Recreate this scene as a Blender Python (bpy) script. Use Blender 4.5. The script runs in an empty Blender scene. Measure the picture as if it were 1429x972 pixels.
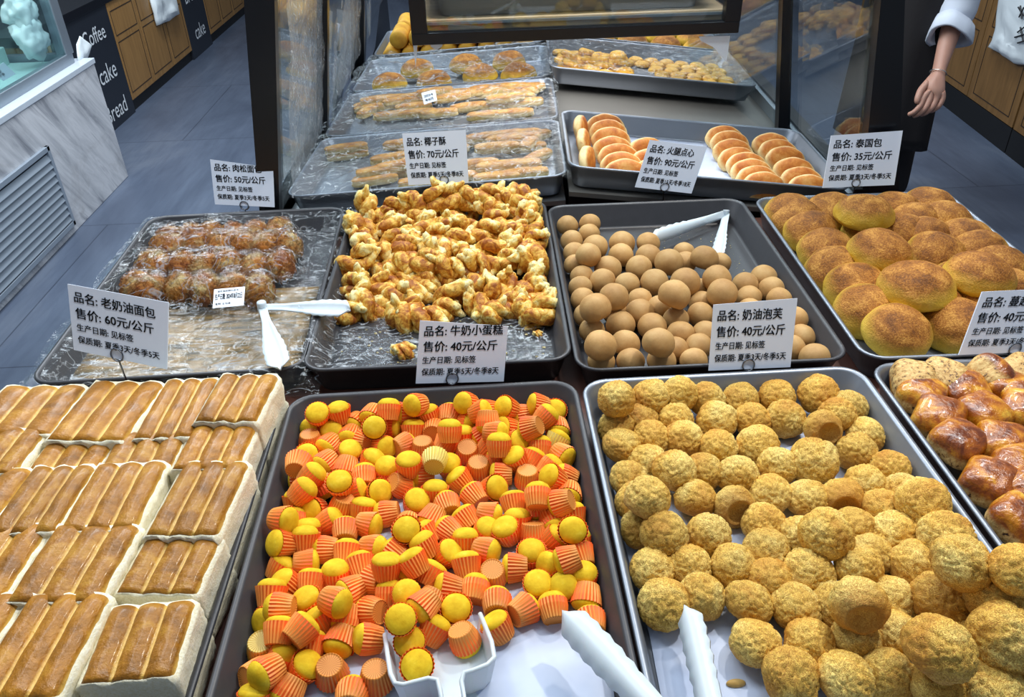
import bpy, bmesh, math, random
import numpy as np
from mathutils import Vector, Matrix, noise, Quaternion, Euler
random.seed(7)
SC = bpy.context.scene
COL = SC.collection
PI = math.pi

# ------------------------------------------------------------------ camera
F_PX, PITCH, YAW, ROLL, CX, CY = 1122.65, math.radians(33.419), math.radians(1.6156), math.radians(-1.8489), 714.5, 486.0
CAM = np.array([0.0, 0.0, 1.563])
_f = np.array([math.sin(YAW)*math.cos(PITCH), math.cos(YAW)*math.cos(PITCH), -math.sin(PITCH)])
_r = np.array([math.cos(YAW), -math.sin(YAW), 0.0])
_u = np.cross(_r, _f)
RIGHT = _r*math.cos(ROLL) + _u*math.sin(ROLL)
UP = _u*math.cos(ROLL) - _r*math.sin(ROLL)
FWD = _f
cd = bpy.data.cameras.new('camera')
cam = bpy.data.objects.new('camera', cd)
COL.objects.link(cam)
cd.sensor_width = 36.0
cd.lens = F_PX/1429*36.0
cd.clip_start = 0.02
cam.matrix_world = Matrix(((RIGHT[0], UP[0], -FWD[0], CAM[0]), (RIGHT[1], UP[1], -FWD[1], CAM[1]), (RIGHT[2], UP[2], -FWD[2], CAM[2]), (0, 0, 0, 1)))
SC.camera = cam
SC.view_settings.view_transform = 'Standard'
SC.view_settings.look = 'None'
SC.view_settings.gamma = 1.0
SC.view_settings.use_curve_mapping = False
SC.view_settings.exposure = 0.0
try:
    SC.cycles.max_bounces = 8
    SC.cycles.transparent_max_bounces = 24
    SC.cycles.use_denoising = True
except Exception:
    pass

# ------------------------------------------------------------------ light
W = bpy.data.worlds.new('shop_air')
SC.world = W
W.use_nodes = True
W.node_tree.nodes['Background'].inputs[0].default_value = (0.56, 0.68, 0.84, 1)
W.node_tree.nodes['Background'].inputs[1].default_value = 0.33

def area(name, loc, size, power, col, target=None, spread=None):
    l = bpy.data.lights.new(name, 'AREA')
    l.shape = 'RECTANGLE'
    l.size, l.size_y = size
    l.energy = power
    l.color = col
    if spread: l.spread = spread
    o = bpy.data.objects.new(name, l)
    COL.objects.link(o)
    o.location = loc
    if target is not None:
        o.rotation_euler = (Vector(target)-Vector(loc)).to_track_quat('-Z', 'Y').to_euler()
    return o
def spot(name, loc, target, power, col, rad, ang):
    l = bpy.data.lights.new(name, 'SPOT')
    l.energy = power; l.color = col; l.shadow_soft_size = rad; l.spot_size = math.radians(ang); l.spot_blend = 0.6
    o = bpy.data.objects.new(name, l)
    COL.objects.link(o)
    o.location = loc
    o.rotation_euler = (Vector(target)-Vector(loc)).to_track_quat('-Z', 'Y').to_euler()
    return o
COOL = (0.86, 0.94, 1.0)
area('ceiling_lamp_over_island', (0.1, 1.25, 3.0), (2.4, 0.35), 30, COOL)
area('ceiling_lamp_rear', (0.1, 3.2, 3.0), (2.4, 0.35), 60, COOL)
area('ceiling_lamp_aisle', (-1.5, 4.6, 3.0), (0.4, 3.0), 80, COOL)
area('ceiling_lamp_far', (1.9, 4.6, 3.0), (0.4, 3.0), 40, COOL)
area('ceiling_lamp_counter', (-1.2, 2.6, 2.9), (0.5, 2.5), 40, COOL)
area('showcase_lamp', (-2.25, 2.9, 1.40), (0.25, 2.2), 10, (0.85, 1.0, 0.98))
area('added_tin_fill', (0.22, 2.02, 1.72), (0.5, 0.04), 9.0, (0.95, 0.98, 1.0), (0.22, 2.1, 1.2))  # added fill light that brightens the tin on the upper shelf
area('case_shelf_lamp', (0.22, 2.2, 1.095), (0.62, 0.3), 3.2, (0.95, 0.98, 1.0))
spot('track_spot_front', (1.05, 1.15, 2.75), (0.15, 0.45, 0.9), 66, (1.0, 0.98, 0.94), 0.03, 62)
spot('track_spot_middle', (0.75, 2.0, 2.75), (0.1, 1.2, 0.9), 60, (1.0, 0.93, 0.8), 0.06, 60)

# ------------------------------------------------------------------ helpers
def ray(px, py):
    return RIGHT*((px-CX)/F_PX) - UP*((py-CY)/F_PX) + FWD
def at_z(px, py, z):
    d = ray(px, py); return Vector(CAM + d*(z-CAM[2])/d[2])
def at_y(px, py, y):
    d = ray(px, py); return Vector(CAM + d*(y-CAM[1])/d[1])
def at_x(px, py, x):
    d = ray(px, py); return Vector(CAM + d*(x-CAM[0])/d[0])
def at_d(px, py, dist):
    return Vector(CAM + ray(px, py)*dist)
def S(r, g, b):
    return tuple(((c/255)/12.92 if c/255 <= 0.04045 else ((c/255+0.055)/1.055)**2.4) for c in (r, g, b)) + (1,)

def tag(o, label=None, cat=None, group=None, kind=None):
    if label: o['label'] = label
    if cat: o['category'] = cat
    if group: o['group'] = group
    if kind: o['kind'] = kind
    return o
def empty(name, loc=(0, 0, 0), rot=None, label=None, cat=None, group=None):
    o = bpy.data.objects.new(name, None)
    o.empty_display_size = 0.05
    COL.objects.link(o)
    o.location = loc
    if rot is not None:
        o.rotation_mode = 'QUATERNION'; o.rotation_quaternion = rot
    return tag(o, label, cat, group)
def link(name, mesh, parent=None, loc=None, rot=None, scale=None, mats=None):
    o = bpy.data.objects.new(name, mesh)
    COL.objects.link(o)
    if parent: o.parent = parent
    if loc is not None: o.location = loc
    if rot is not None:
        if isinstance(rot, Quaternion): o.rotation_mode = 'QUATERNION'; o.rotation_quaternion = rot
        else: o.rotation_euler = rot
    if scale is not None: o.scale = scale
    return o
def mesh_of(name, verts, faces, mat=None, smooth=False):
    m = bpy.data.meshes.new(name)
    m.from_pydata([tuple(v) for v in verts], [], faces)
    m.validate(); m.update()
    if mat: m.materials.append(mat)
    if smooth: m.polygons.foreach_set('use_smooth', [True]*len(m.polygons))
    return m
def bm_mesh(name, bm, mat=None, smooth=False):
    bmesh.ops.recalc_face_normals(bm, faces=bm.faces)
    m = bpy.data.meshes.new(name); bm.to_mesh(m); bm.free()
    if mat: m.materials.append(mat)
    if smooth: m.polygons.foreach_set('use_smooth', [True]*len(m.polygons))
    return m
class MB:
    """collects boxes, bars and tubes, then becomes ONE mesh"""
    def __init__(s): s.bm = bmesh.new()
    def box(s, lo, hi, bev=0.0):
        c = [(a+b)/2 for a, b in zip(lo, hi)]; d = [abs(b-a) for a, b in zip(lo, hi)]
        r = bmesh.ops.create_cube(s.bm, size=1.0, matrix=Matrix.Translation(c) @ Matrix.Diagonal((*d, 1)))
        if bev > 0:
            es = list({e for v in r['verts'] for e in v.link_edges})
            bmesh.ops.bevel(s.bm, geom=es, offset=bev, segments=2, affect='EDGES', profile=0.5)
        return s
    def hexa(s, p):  # 8 points: bottom ring 0-3, top ring 4-7
        v = [s.bm.verts.new(tuple(q)) for q in p]
        for f in ((0, 3, 2, 1), (4, 5, 6, 7), (0, 1, 5, 4), (1, 2, 6, 5), (2, 3, 7, 6), (3, 0, 4, 7)):
            s.bm.faces.new([v[i] for i in f])
        return s
    def tube(s, pts, r, n=10, closed=False, cap=True):
        pts = [Vector(p) for p in pts]; N = len(pts); rings = []
        rr = r if isinstance(r, (list, tuple)) else [r]*N
        prev = None
        for i, p in enumerate(pts):
            if closed: t = pts[(i+1) % N]-pts[i-1]
            else: t = pts[min(i+1, N-1)]-pts[max(i-1, 0)]
            t.normalize()
            a = prev if prev is not None else (Vector((0, 0, 1)) if abs(t.z) < 0.9 else Vector((1, 0, 0)))
            x = (a - t*a.dot(t)).normalized(); y = t.cross(x); prev = x
            rings.append([s.bm.verts.new(p + (x*math.cos(2*PI*k/n)+y*math.sin(2*PI*k/n))*rr[i]) for k in range(n)])
        for i in range(N if closed else N-1):
            A, B = rings[i], rings[(i+1) % N]
            for k in range(n): s.bm.faces.new((A[k], A[(k+1) % n], B[(k+1) % n], B[k]))
        if cap and not closed:
            s.bm.faces.new(rings[0][::-1]); s.bm.faces.new(rings[-1])
        return s
    def build(s, name, mat, parent=None, smooth=False):
        return link(name, bm_mesh(name, s.bm, mat, smooth), parent)
def lathe(prof, n=32, radial=None):
    """profile [(r,z)] -> verts, faces"""
    V, Fc = [], []
    for (r, z) in prof:
        for k in range(n):
            a = 2*PI*k/n; q = r*(radial(k, z) if radial else 1)
            V.append((q*math.cos(a), q*math.sin(a), z))
    for i in range(len(prof)-1):
        for k in range(n):
            a, b = i*n+k, i*n+(k+1) % n
            Fc.append((a, b, b+n, a+n))
    Fc.append(tuple(range(n))[::-1]); Fc.append(tuple(range((len(prof)-1)*n, len(prof)*n)))
    return V, Fc
ORD = 'first second third fourth fifth sixth seventh eighth ninth tenth eleventh twelfth thirteenth fourteenth fifteenth sixteenth seventeenth eighteenth nineteenth twentieth'.split()
def od(i):
    return ORD[i] if i < len(ORD) else ('twenty-' + ORD[i-20] if i < 29 else str(i+1)+'th')
def rows_of(pts, nrows):
    """(px,py) list -> for each (row, rank from the left) counted on the picture"""
    ys = [p[1] for p in pts]; lo, hi = min(ys), max(ys)+1e-6
    row = [int((y-lo)/(hi-lo)*nrows) for y in ys]
    used = sorted(set(row)); row = [used.index(r) for r in row]
    out = [None]*len(pts)
    for r in range(len(used)):
        ids = sorted([i for i in range(len(pts)) if row[i] == r], key=lambda i: pts[i][0])
        for k, i in enumerate(ids): out[i] = (r, k)
    return out

# ------------------------------------------------------------------ materials
class NT:
    def __init__(s, name):
        s.m = bpy.data.materials.new(name); s.m.use_nodes = True
        s.t = s.m.node_tree; s.n = s.t.nodes; s.n.clear()
        s.out = s.n.new('ShaderNodeOutputMaterial')
    def new(s, typ, **kw):
        x = s.n.new(typ)
        for k, v in kw.items(): setattr(x, k, v)
        return x
    def set(s, sock, v):
        if hasattr(v, 'default_value') or hasattr(v, 'is_linked'): s.t.links.new(v, sock)
        else: sock.default_value = v
    def bsdf(s, color, rough=0.5, metal=0.0, spec=0.5, coat=0.0, sss=0.0, normal=None, coat_rough=0.05, trans=0.0):
        b = s.new('ShaderNodeBsdfPrincipled')
        s.set(b.inputs['Base Color'], color); s.set(b.inputs['Roughness'], rough); s.set(b.inputs['Metallic'], metal)
        s.set(b.inputs['Specular IOR Level'], spec); s.set(b.inputs['Coat Weight'], coat); s.set(b.inputs['Coat Roughness'], coat_rough)
        if trans: s.set(b.inputs['Transmission Weight'], trans)
        if sss:
            s.set(b.inputs['Subsurface Weight'], sss); b.inputs['Subsurface Radius'].default_value = (0.008, 0.004, 0.002); b.inputs['Subsurface Scale'].default_value = 1.0
        if normal is not None: s.set(b.inputs['Normal'], normal)
        return b
    def finish(s, shader):
        s.t.links.new(shader.outputs[0], s.out.inputs[0]); return s.m
    def coord(s, which='Object', scale=None, rand=False):
        c = s.new('ShaderNodeTexCoord').outputs[which]
        if rand:
            oi = s.new('ShaderNodeObjectInfo'); a = s.new('ShaderNodeVectorMath', operation='ADD')
            mu = s.new('ShaderNodeMath', operation='MULTIPLY'); mu.inputs[1].default_value = 37.0
            s.set(mu.inputs[0], oi.outputs['Random']); s.set(a.inputs[0], c); s.set(a.inputs[1], mu.outputs[0]); c = a.outputs[0]
        if scale:
            mp = s.new('ShaderNodeMapping'); mp.inputs['Scale'].default_value = scale if hasattr(scale, '__len__') else (scale,)*3
            s.set(mp.inputs['Vector'], c); c = mp.outputs[0]
        return c
    def noise(s, vec, scale, detail=4, rough=0.6, dist=0.0):
        n = s.new('ShaderNodeTexNoise'); s.set(n.inputs['Vector'], vec)
        n.inputs['Scale'].default_value = scale; n.inputs['Detail'].default_value = detail; n.inputs['Roughness'].default_value = rough; n.inputs['Distortion'].default_value = dist
        return n.outputs['Fac']
    def ramp(s, fac, stops):
        r = s.new('ShaderNodeValToRGB'); s.set(r.inputs[0], fac)
        e = r.color_ramp.elements
        while len(e) < len(stops): e.new(0.5)
        for i, (p, c) in enumerate(stops):
            e[i].position = p; e[i].color = c
        return r.outputs[0]
    def mix(s, fac, a, b, blend='MIX'):
        x = s.new('ShaderNodeMix', data_type='RGBA', blend_type=blend)
        s.set(x.inputs[0], fac); s.set(x.inputs[6], a); s.set(x.inputs[7], b); return x.outputs[2]
    def math(s, op, a, b=0.0, clamp=False):
        x = s.new('ShaderNodeMath', operation=op, use_clamp=clamp); s.set(x.inputs[0], a); s.set(x.inputs[1], b); return x.outputs[0]
    def rng(s, v, a, b, c=0.0, d=1.0):
        x = s.new('ShaderNodeMapRange'); s.set(x.inputs[0], v)
        for i, q in enumerate((a, b, c, d)): x.inputs[i+1].default_value = q
        return x.outputs[0]
    def bump(s, h, strength=0.3, dist=0.01):
        b = s.new('ShaderNodeBump'); s.set(b.inputs['Height'], h); b.inputs['Strength'].default_value = strength; b.inputs['Distance'].default_value = dist
        return b.outputs[0]
    def sep(s, vec):
        x = s.new('ShaderNodeSeparateXYZ'); s.set(x.inputs[0], vec); return x.outputs
    def rand(s): return s.new('ShaderNodeObjectInfo').outputs['Random']
    def hsv(s, col, v=None, h=0.5, sat=1.0):
        x = s.new('ShaderNodeHueSaturation'); s.set(x.inputs['Color'], col); s.set(x.inputs['Hue'], h); s.set(x.inputs['Saturation'], sat)
        s.set(x.inputs['Value'], v if v is not None else 1.0); return x.outputs[0]

def plain(name, color, rough=0.5, metal=0.0, var=0.08, nscale=30, bump=0.0, coat=0.0, spec=0.5, sss=0.0, stretch=None):
    t = NT(name); c = t.coord('Object', stretch)
    n = t.noise(c, nscale, 4)
    col = t.mix(n, tuple(x*(1-var) for x in color[:3])+(1,), tuple(min(1, x*(1+var)) for x in color[:3])+(1,))
    nm = t.bump(n, bump, 0.003) if bump else None
    return t.finish(t.bsdf(col, rough, metal, spec, coat, sss, nm))

def mottled(name, stops, scale, rough=0.6, detail=5, bump=0.3, bdist=0.002, bscale=None, coat=0.0, vary=0.12, spec=0.4, sss=0.0, dist=0.0):
    t = NT(name); c = t.coord('Object', rand=True)
    n = t.noise(c, scale, detail, 0.6, dist)
    col = t.ramp(n, stops)
    col = t.hsv(col, v=t.rng(t.rand(), 0, 1, 1-vary, 1+vary))
    nm = t.bump(t.noise(c, bscale or scale*3, 4), bump, bdist) if bump else None
    return t.finish(t.bsdf(col, rough, 0, spec, coat, sss, nm))

M = {}
M['tray_dark'] = plain('dark_nonstick', S(62, 62, 66), 0.42, 0.25, 0.15, 60, 0.05)
M['tray_silver'] = plain('aluminium', S(132, 138, 148), 0.40, 0.7, 0.08, 14, 0.04, stretch=(1, 6, 1))
M['steel'] = plain('stainless', S(150, 152, 155), 0.36, 0.8, 0.12, 8, 0.03, stretch=(1, 10, 1))
M['black'] = plain('black_metal', S(13, 14, 20), 0.3, 0.1, 0.1, 20)
M['black_matte'] = plain('black_matte', S(16, 16, 18), 0.6, 0.0, 0.1, 20)
M['table'] = plain('red_brown_board', S(92, 56, 46), 0.45, 0, 0.2, 12, stretch=(1, 8, 1))
M['white_plastic'] = plain('white_plastic', S(206, 216, 222), 0.35, 0, 0.02, 20, sss=0.1)
M['card'] = plain('card_white', S(224, 232, 246), 0.3, 0, 0.02, 10)
M['acrylic'] = plain('acrylic_edge', S(196, 204, 212), 0.1, 0, 0.02, 10)
M['ink'] = plain('black_ink', S(20, 20, 26), 0.5, 0, 0.0, 10)
M['wire'] = plain('chrome_wire', S(120, 122, 128), 0.2, 1.0, 0.05, 10)
M['white_paint'] = plain('white_letter', S(215, 220, 225), 0.6, 0, 0.12, 60)
def paper():
    t = NT('baking_paper'); c = t.coord('Object'); n = t.noise(c, 18, 3); o = t.noise(c, 45, 5, 0.7)
    col = t.ramp(n, [(0.3, S(188, 200, 224)), (0.7, S(204, 213, 234))])
    col = t.mix(t.rng(o, 0.66, 0.74, 0, 0.35), col, S(196, 196, 186))
    return t.finish(t.bsdf(col, 0.55, 0, 0.3, normal=t.bump(t.noise(c, 9, 4), 0.25, 0.004)))
M['paper'] = paper()
def glass(name, tint, fac_lo, rough=0.02, edge=0.5):
    t = NT(name)
    tr = t.new('ShaderNodeBsdfTransparent'); tr.inputs[0].default_value = tint
    gl = t.new('ShaderNodeBsdfGlossy'); gl.inputs['Roughness'].default_value = rough; gl.inputs[0].default_value = (1, 1, 1, 1)
    fr = t.new('ShaderNodeFresnel'); t.set(fr.inputs[0], t.rng(t.new('ShaderNodeNewGeometry').outputs['Backfacing'], 0, 1, 1.5, 1/1.5))
    mx = t.new('ShaderNodeMixShader')
    f = t.math('ADD', fr.outputs[0], fac_lo, True)
    t.set(mx.inputs[0], f); t.t.links.new(tr.outputs[0], mx.inputs[1]); t.t.links.new(gl.outputs[0], mx.inputs[2])
    return t.finish(mx)
M['glass'] = glass('clear_glass', (0.88, 0.93, 0.94, 1), 0.0)
M['glass_green'] = glass('fridge_glass', (0.86, 0.95, 0.95, 1), 0.02)
def film(name, haze, glint, gloss):
    t = NT(name); c = t.coord('Object')
    w = t.noise(c, 9, 5, 0.65, 1.4); w2 = t.noise(t.coord('Object', (3, 14, 3)), 5, 4, 0.6, 2.0)
    h = t.math('ADD', w, w2)
    nm = t.bump(h, 0.35, 0.008)
    tr = t.new('ShaderNodeBsdfTransparent'); tr.inputs[0].default_value = (0.95, 0.96, 0.97, 1)
    gl = t.new('ShaderNodeBsdfGlossy'); gl.inputs['Roughness'].default_value = 0.06; t.set(gl.inputs['Normal'], nm)
    df = t.new('ShaderNodeBsdfDiffuse'); df.inputs[0].default_value = (0.8, 0.85, 0.9, 1)
    fr = t.new('ShaderNodeFresnel'); t.set(fr.inputs[0], t.rng(t.new('ShaderNodeNewGeometry').outputs['Backfacing'], 0, 1, 1.45, 1/1.45)); t.set(fr.inputs['Normal'], nm)
    glint_lines = t.ramp(t.math('ABSOLUTE', t.math('SUBTRACT', t.noise(t.coord('Object', (4, 7, 4)), 4, 3, 0.5, 1.5), 0.5)), [(0.0, (1, 1, 1, 1)), (0.022, (0, 0, 0, 1))])  # white diffuse lines painted in for the glints along the folds
    m1 = t.new('ShaderNodeMixShader'); t.set(m1.inputs[0], t.math('ADD', t.math('MULTIPLY', glint_lines, glint), haze))
    t.t.links.new(tr.outputs[0], m1.inputs[1]); t.t.links.new(df.outputs[0], m1.inputs[2])
    m2 = t.new('ShaderNodeMixShader'); t.set(m2.inputs[0], t.math('MULTIPLY', fr.outputs[0], gloss, True))
    t.t.links.new(m1.outputs[0], m2.inputs[1]); t.t.links.new(gl.outputs[0], m2.inputs[2])
    return t.finish(m2)
M['film'] = film('plastic_film', 0.008, 0.40, 0.60)
M['film_cloudy'] = film('cloudy_reflection_film', 0.16, 0.4, 0.6)  # hazy film for the added sheet that imitates reflections


# ------------------------------------------------------------------ the setting
def floor_mat():
    t = NT('floor_planks'); c = t.coord('Object')
    n = t.noise(t.coord('Object', (1.0, 0.35, 1)), 2.2, 6, 0.62, 0.6); n2 = t.noise(t.coord('Object', (14, 1.2, 1)), 3, 5, 0.6)
    col = t.ramp(n, [(0.3, S(66, 75, 92)), (0.55, S(86, 96, 114)), (0.75, S(106, 114, 128))])
    col = t.mix(t.rng(n2, 0.45, 0.7, 0, 0.35), col, S(62, 70, 88))
    b = t.new('ShaderNodeTexBrick'); t.set(b.inputs['Vector'], c)
    b.inputs['Scale'].default_value = 1.0; b.inputs['Brick Width'].default_value = 1.2; b.inputs['Row Height'].default_value = 1.2; b.offset = 0.5
    b.inputs['Mortar Size'].default_value = 0.003; b.inputs['Color1'].default_value = (1, 1, 1, 1); b.inputs['Color2'].default_value = (0.94, 0.94, 0.94, 1); b.inputs['Mortar'].default_value = (0.35, 0.35, 0.38, 1)
    col = t.mix(0.8, col, b.outputs['Color'], 'MULTIPLY')
    return t.finish(t.bsdf(col, 0.42, 0, 0.35, normal=t.bump(n2, 0.1, 0.002)))
M['floor'] = floor_mat()
tag(MB().box((-6, -1.5, -0.05), (6, 12, 0)).build('floor', M['floor']), kind='structure')
M['wall'] = plain('wall_paint', S(150, 152, 156), 0.7)
tag(MB().box((-6, 12, 0), (6, 12.1, 3.3)).build('wall_back', M['wall']), kind='structure')

def marble():
    t = NT('marble'); c = t.coord('Object')
    n = t.noise(t.coord('Object', (1, 1.3, 2.2)), 2.0, 7, 0.62, 1.8)
    m0 = t.new('ShaderNodeMapping'); t.set(m0.inputs['Vector'], c); m0.inputs['Rotation'].default_value = (0.9, 0, 0)
    mp = t.new('ShaderNodeMapping'); t.set(mp.inputs['Vector'], m0.outputs[0]); mp.inputs['Scale'].default_value = (1, 0.9, 6)
    v = t.noise(mp.outputs[0], 1.6, 6, 0.62, 0.5)
    col = t.ramp(v, [(0.30, S(112, 114, 122)), (0.44, S(176, 177, 182)), (0.58, S(206, 206, 210)), (0.70, S(138, 139, 146))])
    col = t.mix(t.rng(n, 0.55, 0.75, 0, 0.4), col, S(140, 134, 130))
    return t.finish(t.bsdf(col, 0.22, 0, 0.5))
M['marble'] = marble()
def wood(name, a, b, sc=(6, 6, 0.8)):
    t = NT(name); n = t.noise(t.coord('Object', sc), 5, 6, 0.6, 0.8)
    return t.finish(t.bsdf(t.ramp(n, [(0.3, a), (0.7, b)]), 0.45, 0, 0.35))
M['wood'] = wood('cabinet_wood', S(136, 100, 56), S(160, 120, 70))
M['wood_dark'] = wood('cabinet_wood_darker', S(112, 82, 46), S(136, 100, 58))  # darker tone of the cabinet wood
M['groove'] = plain('dark_groove', S(48, 34, 22), 0.6)
M['shelf_wood'] = wood('shelf_wood', S(128, 106, 80), S(158, 134, 104), (0.8, 8, 8))
M['alu'] = plain('brushed_alu', S(146, 156, 166), 0.35, 0.6, 0.06, 20)
M['vent'] = plain('vent_grey', S(150, 160, 172), 0.4, 0.3, 0.04, 20)

# --- left: refrigerated counter with a marble front
CXF = -1.923
fc = empty('marble_counter', (CXF-0.4, 3.0, 0), None, 'low counter faced in grey streaked marble with a louvred vent, at the left edge', 'counter')
def child(mb, name, mat, parent, smooth=False):
    o = mb.build(name, mat, None, smooth); o.parent = parent
    o.matrix_parent_inverse = Matrix.Translation(parent.location).inverted() if parent.rotation_mode != 'QUATERNION' else (Matrix.Translation(parent.location) @ parent.rotation_quaternion.to_matrix().to_4x4()).inverted()
    return o
child(MB().box((CXF-0.85, 0.4, 0.0), (CXF, 4.235, 0.592), 0.004), 'marble_cladding', M['marble'], fc)
child(MB().box((CXF-0.86, 0.39, 0.592), (CXF+0.004, 4.245, 0.618), 0.003), 'countertop', plain('pale_top', S(190, 198, 208), 0.3), fc)
vy0, vy1, vz0, vz1 = 2.1, 3.533, 0.04, 0.415
v = MB()
for lo, hi in (((CXF, vy0, vz1-0.022), (CXF+0.016, vy1, vz1)), ((CXF, vy0, vz0), (CXF+0.016, vy1, vz0+0.022)), ((CXF, vy1-0.022, vz0), (CXF+0.016, vy1, vz1)), ((CXF, vy0, vz0), (CXF+0.016, vy0+0.022, vz1))):
    v.box(lo, hi, 0.002)
vf = child(v, 'vent_grille', M['vent'], fc)
v = MB(); ns = 10
for i in range(ns):
    z = vz0+0.03+(vz1-vz0-0.06)*i/ns; h = (vz1-vz0-0.06)/ns
    v.hexa([(CXF+0.002, vy0+0.02, z), (CXF+0.016, vy0+0.02, z), (CXF+0.016, vy1-0.02, z), (CXF+0.002, vy1-0.02, z), (CXF+0.001, vy0+0.02, z+h*0.8), (CXF+0.003, vy0+0.02, z+h*0.86), (CXF+0.003, vy1-0.02, z+h*0.86), (CXF+0.001, vy1-0.02, z+h*0.8)])
child(v, 'louvre_slats', M['vent'], fc)
child(MB().box((CXF+0.0005, vy0+0.02, vz0+0.02), (CXF+0.0015, vy1-0.02, vz1-0.02)), 'vent_backing', plain('vent_gap', S(40, 46, 54), 0.7), fc)
# glass showcase on the counter
gx = CXF-0.055
fr = empty('glass_showcase', (gx-0.35, 2.6, 0.618), None, 'steel-framed glass showcase on the marble counter, top left corner', 'display case')
child(MB().box((gx-0.035, 0.5, 0.618), (gx, 4.16, 0.668), 0.003), 'bottom_rail', M['alu'], fr)
child(MB().box((gx-0.05, 4.10, 0.66), (gx, 4.18, 1.45), 0.004), 'corner_post', M['alu'], fr)
child(MB().box((gx-0.7, 4.12, 0.618), (gx-0.05, 4.16, 0.668), 0.003), 'end_rail', M['alu'], fr)
child(MB().box((gx-0.7, 0.5, 1.42), (gx, 4.18, 1.47), 0.004), 'top_rail', M['alu'], fr)
child(MB().box((gx-0.012, 0.5, 0.668), (gx-0.006, 4.10, 1.42)), 'front_glass', M['glass_green'], fr)
child(MB().box((gx-0.68, 4.138, 0.668), (gx-0.05, 4.144, 1.42)), 'end_glass', M['glass_green'], fr)
child(MB().box((gx-0.7, 0.5, 0.619), (gx-0.04, 4.1, 0.64)), 'inner_shelf', plain('mint_shelf', S(176, 206, 206), 0.4), fr)
child(MB().box((gx-0.74, 0.5, 0.619), (gx-0.7, 4.1, 1.42)), 'back_panel', plain('fridge_back', S(104, 116, 116), 0.5), fr)
child(MB().box((gx-0.30, 0.5, 0.64), (gx-0.27, 4.08, 0.72), 0.003), 'step_ledge', plain('mint_step', S(186, 214, 212), 0.4), fr)
def lumpy(name, mat, loc, rad, seed, label=None, cat=None, amp=0.25, freq=2.2, sub=4, parent=None):
    bm = bmesh.new(); bmesh.ops.create_icosphere(bm, subdivisions=sub, radius=1.0)
    for w in bm.verts:
        p = w.co.normalized(); q = p*freq+Vector((seed, seed*1.7, 0))
        d = 1 + amp*noise.noise(q) + amp*0.6*abs(noise.noise(q*2.3)) + 0.25*amp*noise.noise(q*6)
        w.co = Vector((p.x*rad[0]*d, p.y*rad[1]*d, p.z*rad[2]*d))
    o = link(name, bm_mesh(name, bm, mat, True), parent, loc)
    return tag(o, label, cat) if label else o
M['bag_white'] = plain('bag_white', S(226, 234, 238), 0.4, 0, 0.06, 12, 0.3)
pb = at_x(42, 52, gx-0.09); lumpy('wrapped_bundle', M['bag_white'], (pb.x, min(pb.y, 4.0), pb.z+0.0), (0.06, 0.085, 0.085), 3, 'white plastic bundle behind the showcase glass, resting on its ledge', 'bundle', 0.35)
pb = at_x(58, 3, gx-0.10); lumpy('wrapped_bundle', M['bag_white'], (pb.x, min(pb.y, 4.0), pb.z), (0.06, 0.08, 0.08), 8, 'white plastic bundle piled on the one behind the showcase glass', 'bundle', 0.35)

# --- cabinets along the left aisle
def lettering(name, lines, mat, parent, origin, ux, uy, h, thick=0.0015, bold=0.0):
    """flat words laid on a surface: lines = [(text, u, v, size)], ux/uy = unit vectors of the surface"""
    V, Fc = [], []
    dn = ux.cross(uy).normalized()
    for (s, u, vv, size, width) in lines:
        cu = bpy.data.curves.new('w', 'FONT'); cu.body = s; cu.size = size; cu.resolution_u = 3
        ob = bpy.data.objects.new('w', cu); COL.objects.link(ob)
        dg = bpy.context.evaluated_depsgraph_get(); me = bpy.data.meshes.new_from_object(ob.evaluated_get(dg))
        xs = [q.co.x for q in me.vertices]
        k = (width/(max(xs)-min(xs))) if width and xs else 1.0
        for bx, by in (((-1, 0.6), (1, 0.6), (-1, -0.6), (1, -0.6)) if bold else ((0, 0),)):
            base = len(V)
            for q in me.vertices:
                V.append(origin + ux*(u+(q.co.x-(min(xs) if xs else 0))*k+bx*bold*size) + uy*(vv+q.co.y+by*bold*size) + dn*thick)
            Fc += [tuple(base+i for i in p.vertices) for p in me.polygons]
        bpy.data.objects.remove(ob); bpy.data.curves.remove(cu); bpy.data.meshes.remove(me)
    m = mesh_of(name, V, Fc, mat)
    o = link(name, m)
    o.parent = parent
    if parent:
        o.matrix_parent_inverse = Matrix.Translation(parent.location).inverted() if parent.rotation_mode != 'QUATERNION' else (Matrix.Translation(parent.location) @ parent.rotation_quaternion.to_matrix().to_4x4()).inverted()
    return o
AX = -2.29
M['board'] = plain('chalk_board', S(30, 34, 42), 0.4, 0, 0.15, 8)
ctl = tag(MB().box((AX-0.55, 4.27, 0.672), (AX+0.01, 9.6, 0.72), 0.003).build('worktop', M['black']), 'long black worktop over the row of wood cabinets along the left aisle', 'worktop')
def outline(mb, y0, y1, z0, z1, w=0.006, x=AX, t=0.0015):
    for lo, hi in (((x, y0, z0), (x+t, y0+w, z1)), ((x, y1-w, z0), (x+t, y1, z1)), ((x, y0+w, z0), (x+t, y1-w, z0+w)), ((x, y0+w, z1-w), (x+t, y1-w, z1))): mb.box(lo, hi)
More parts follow.
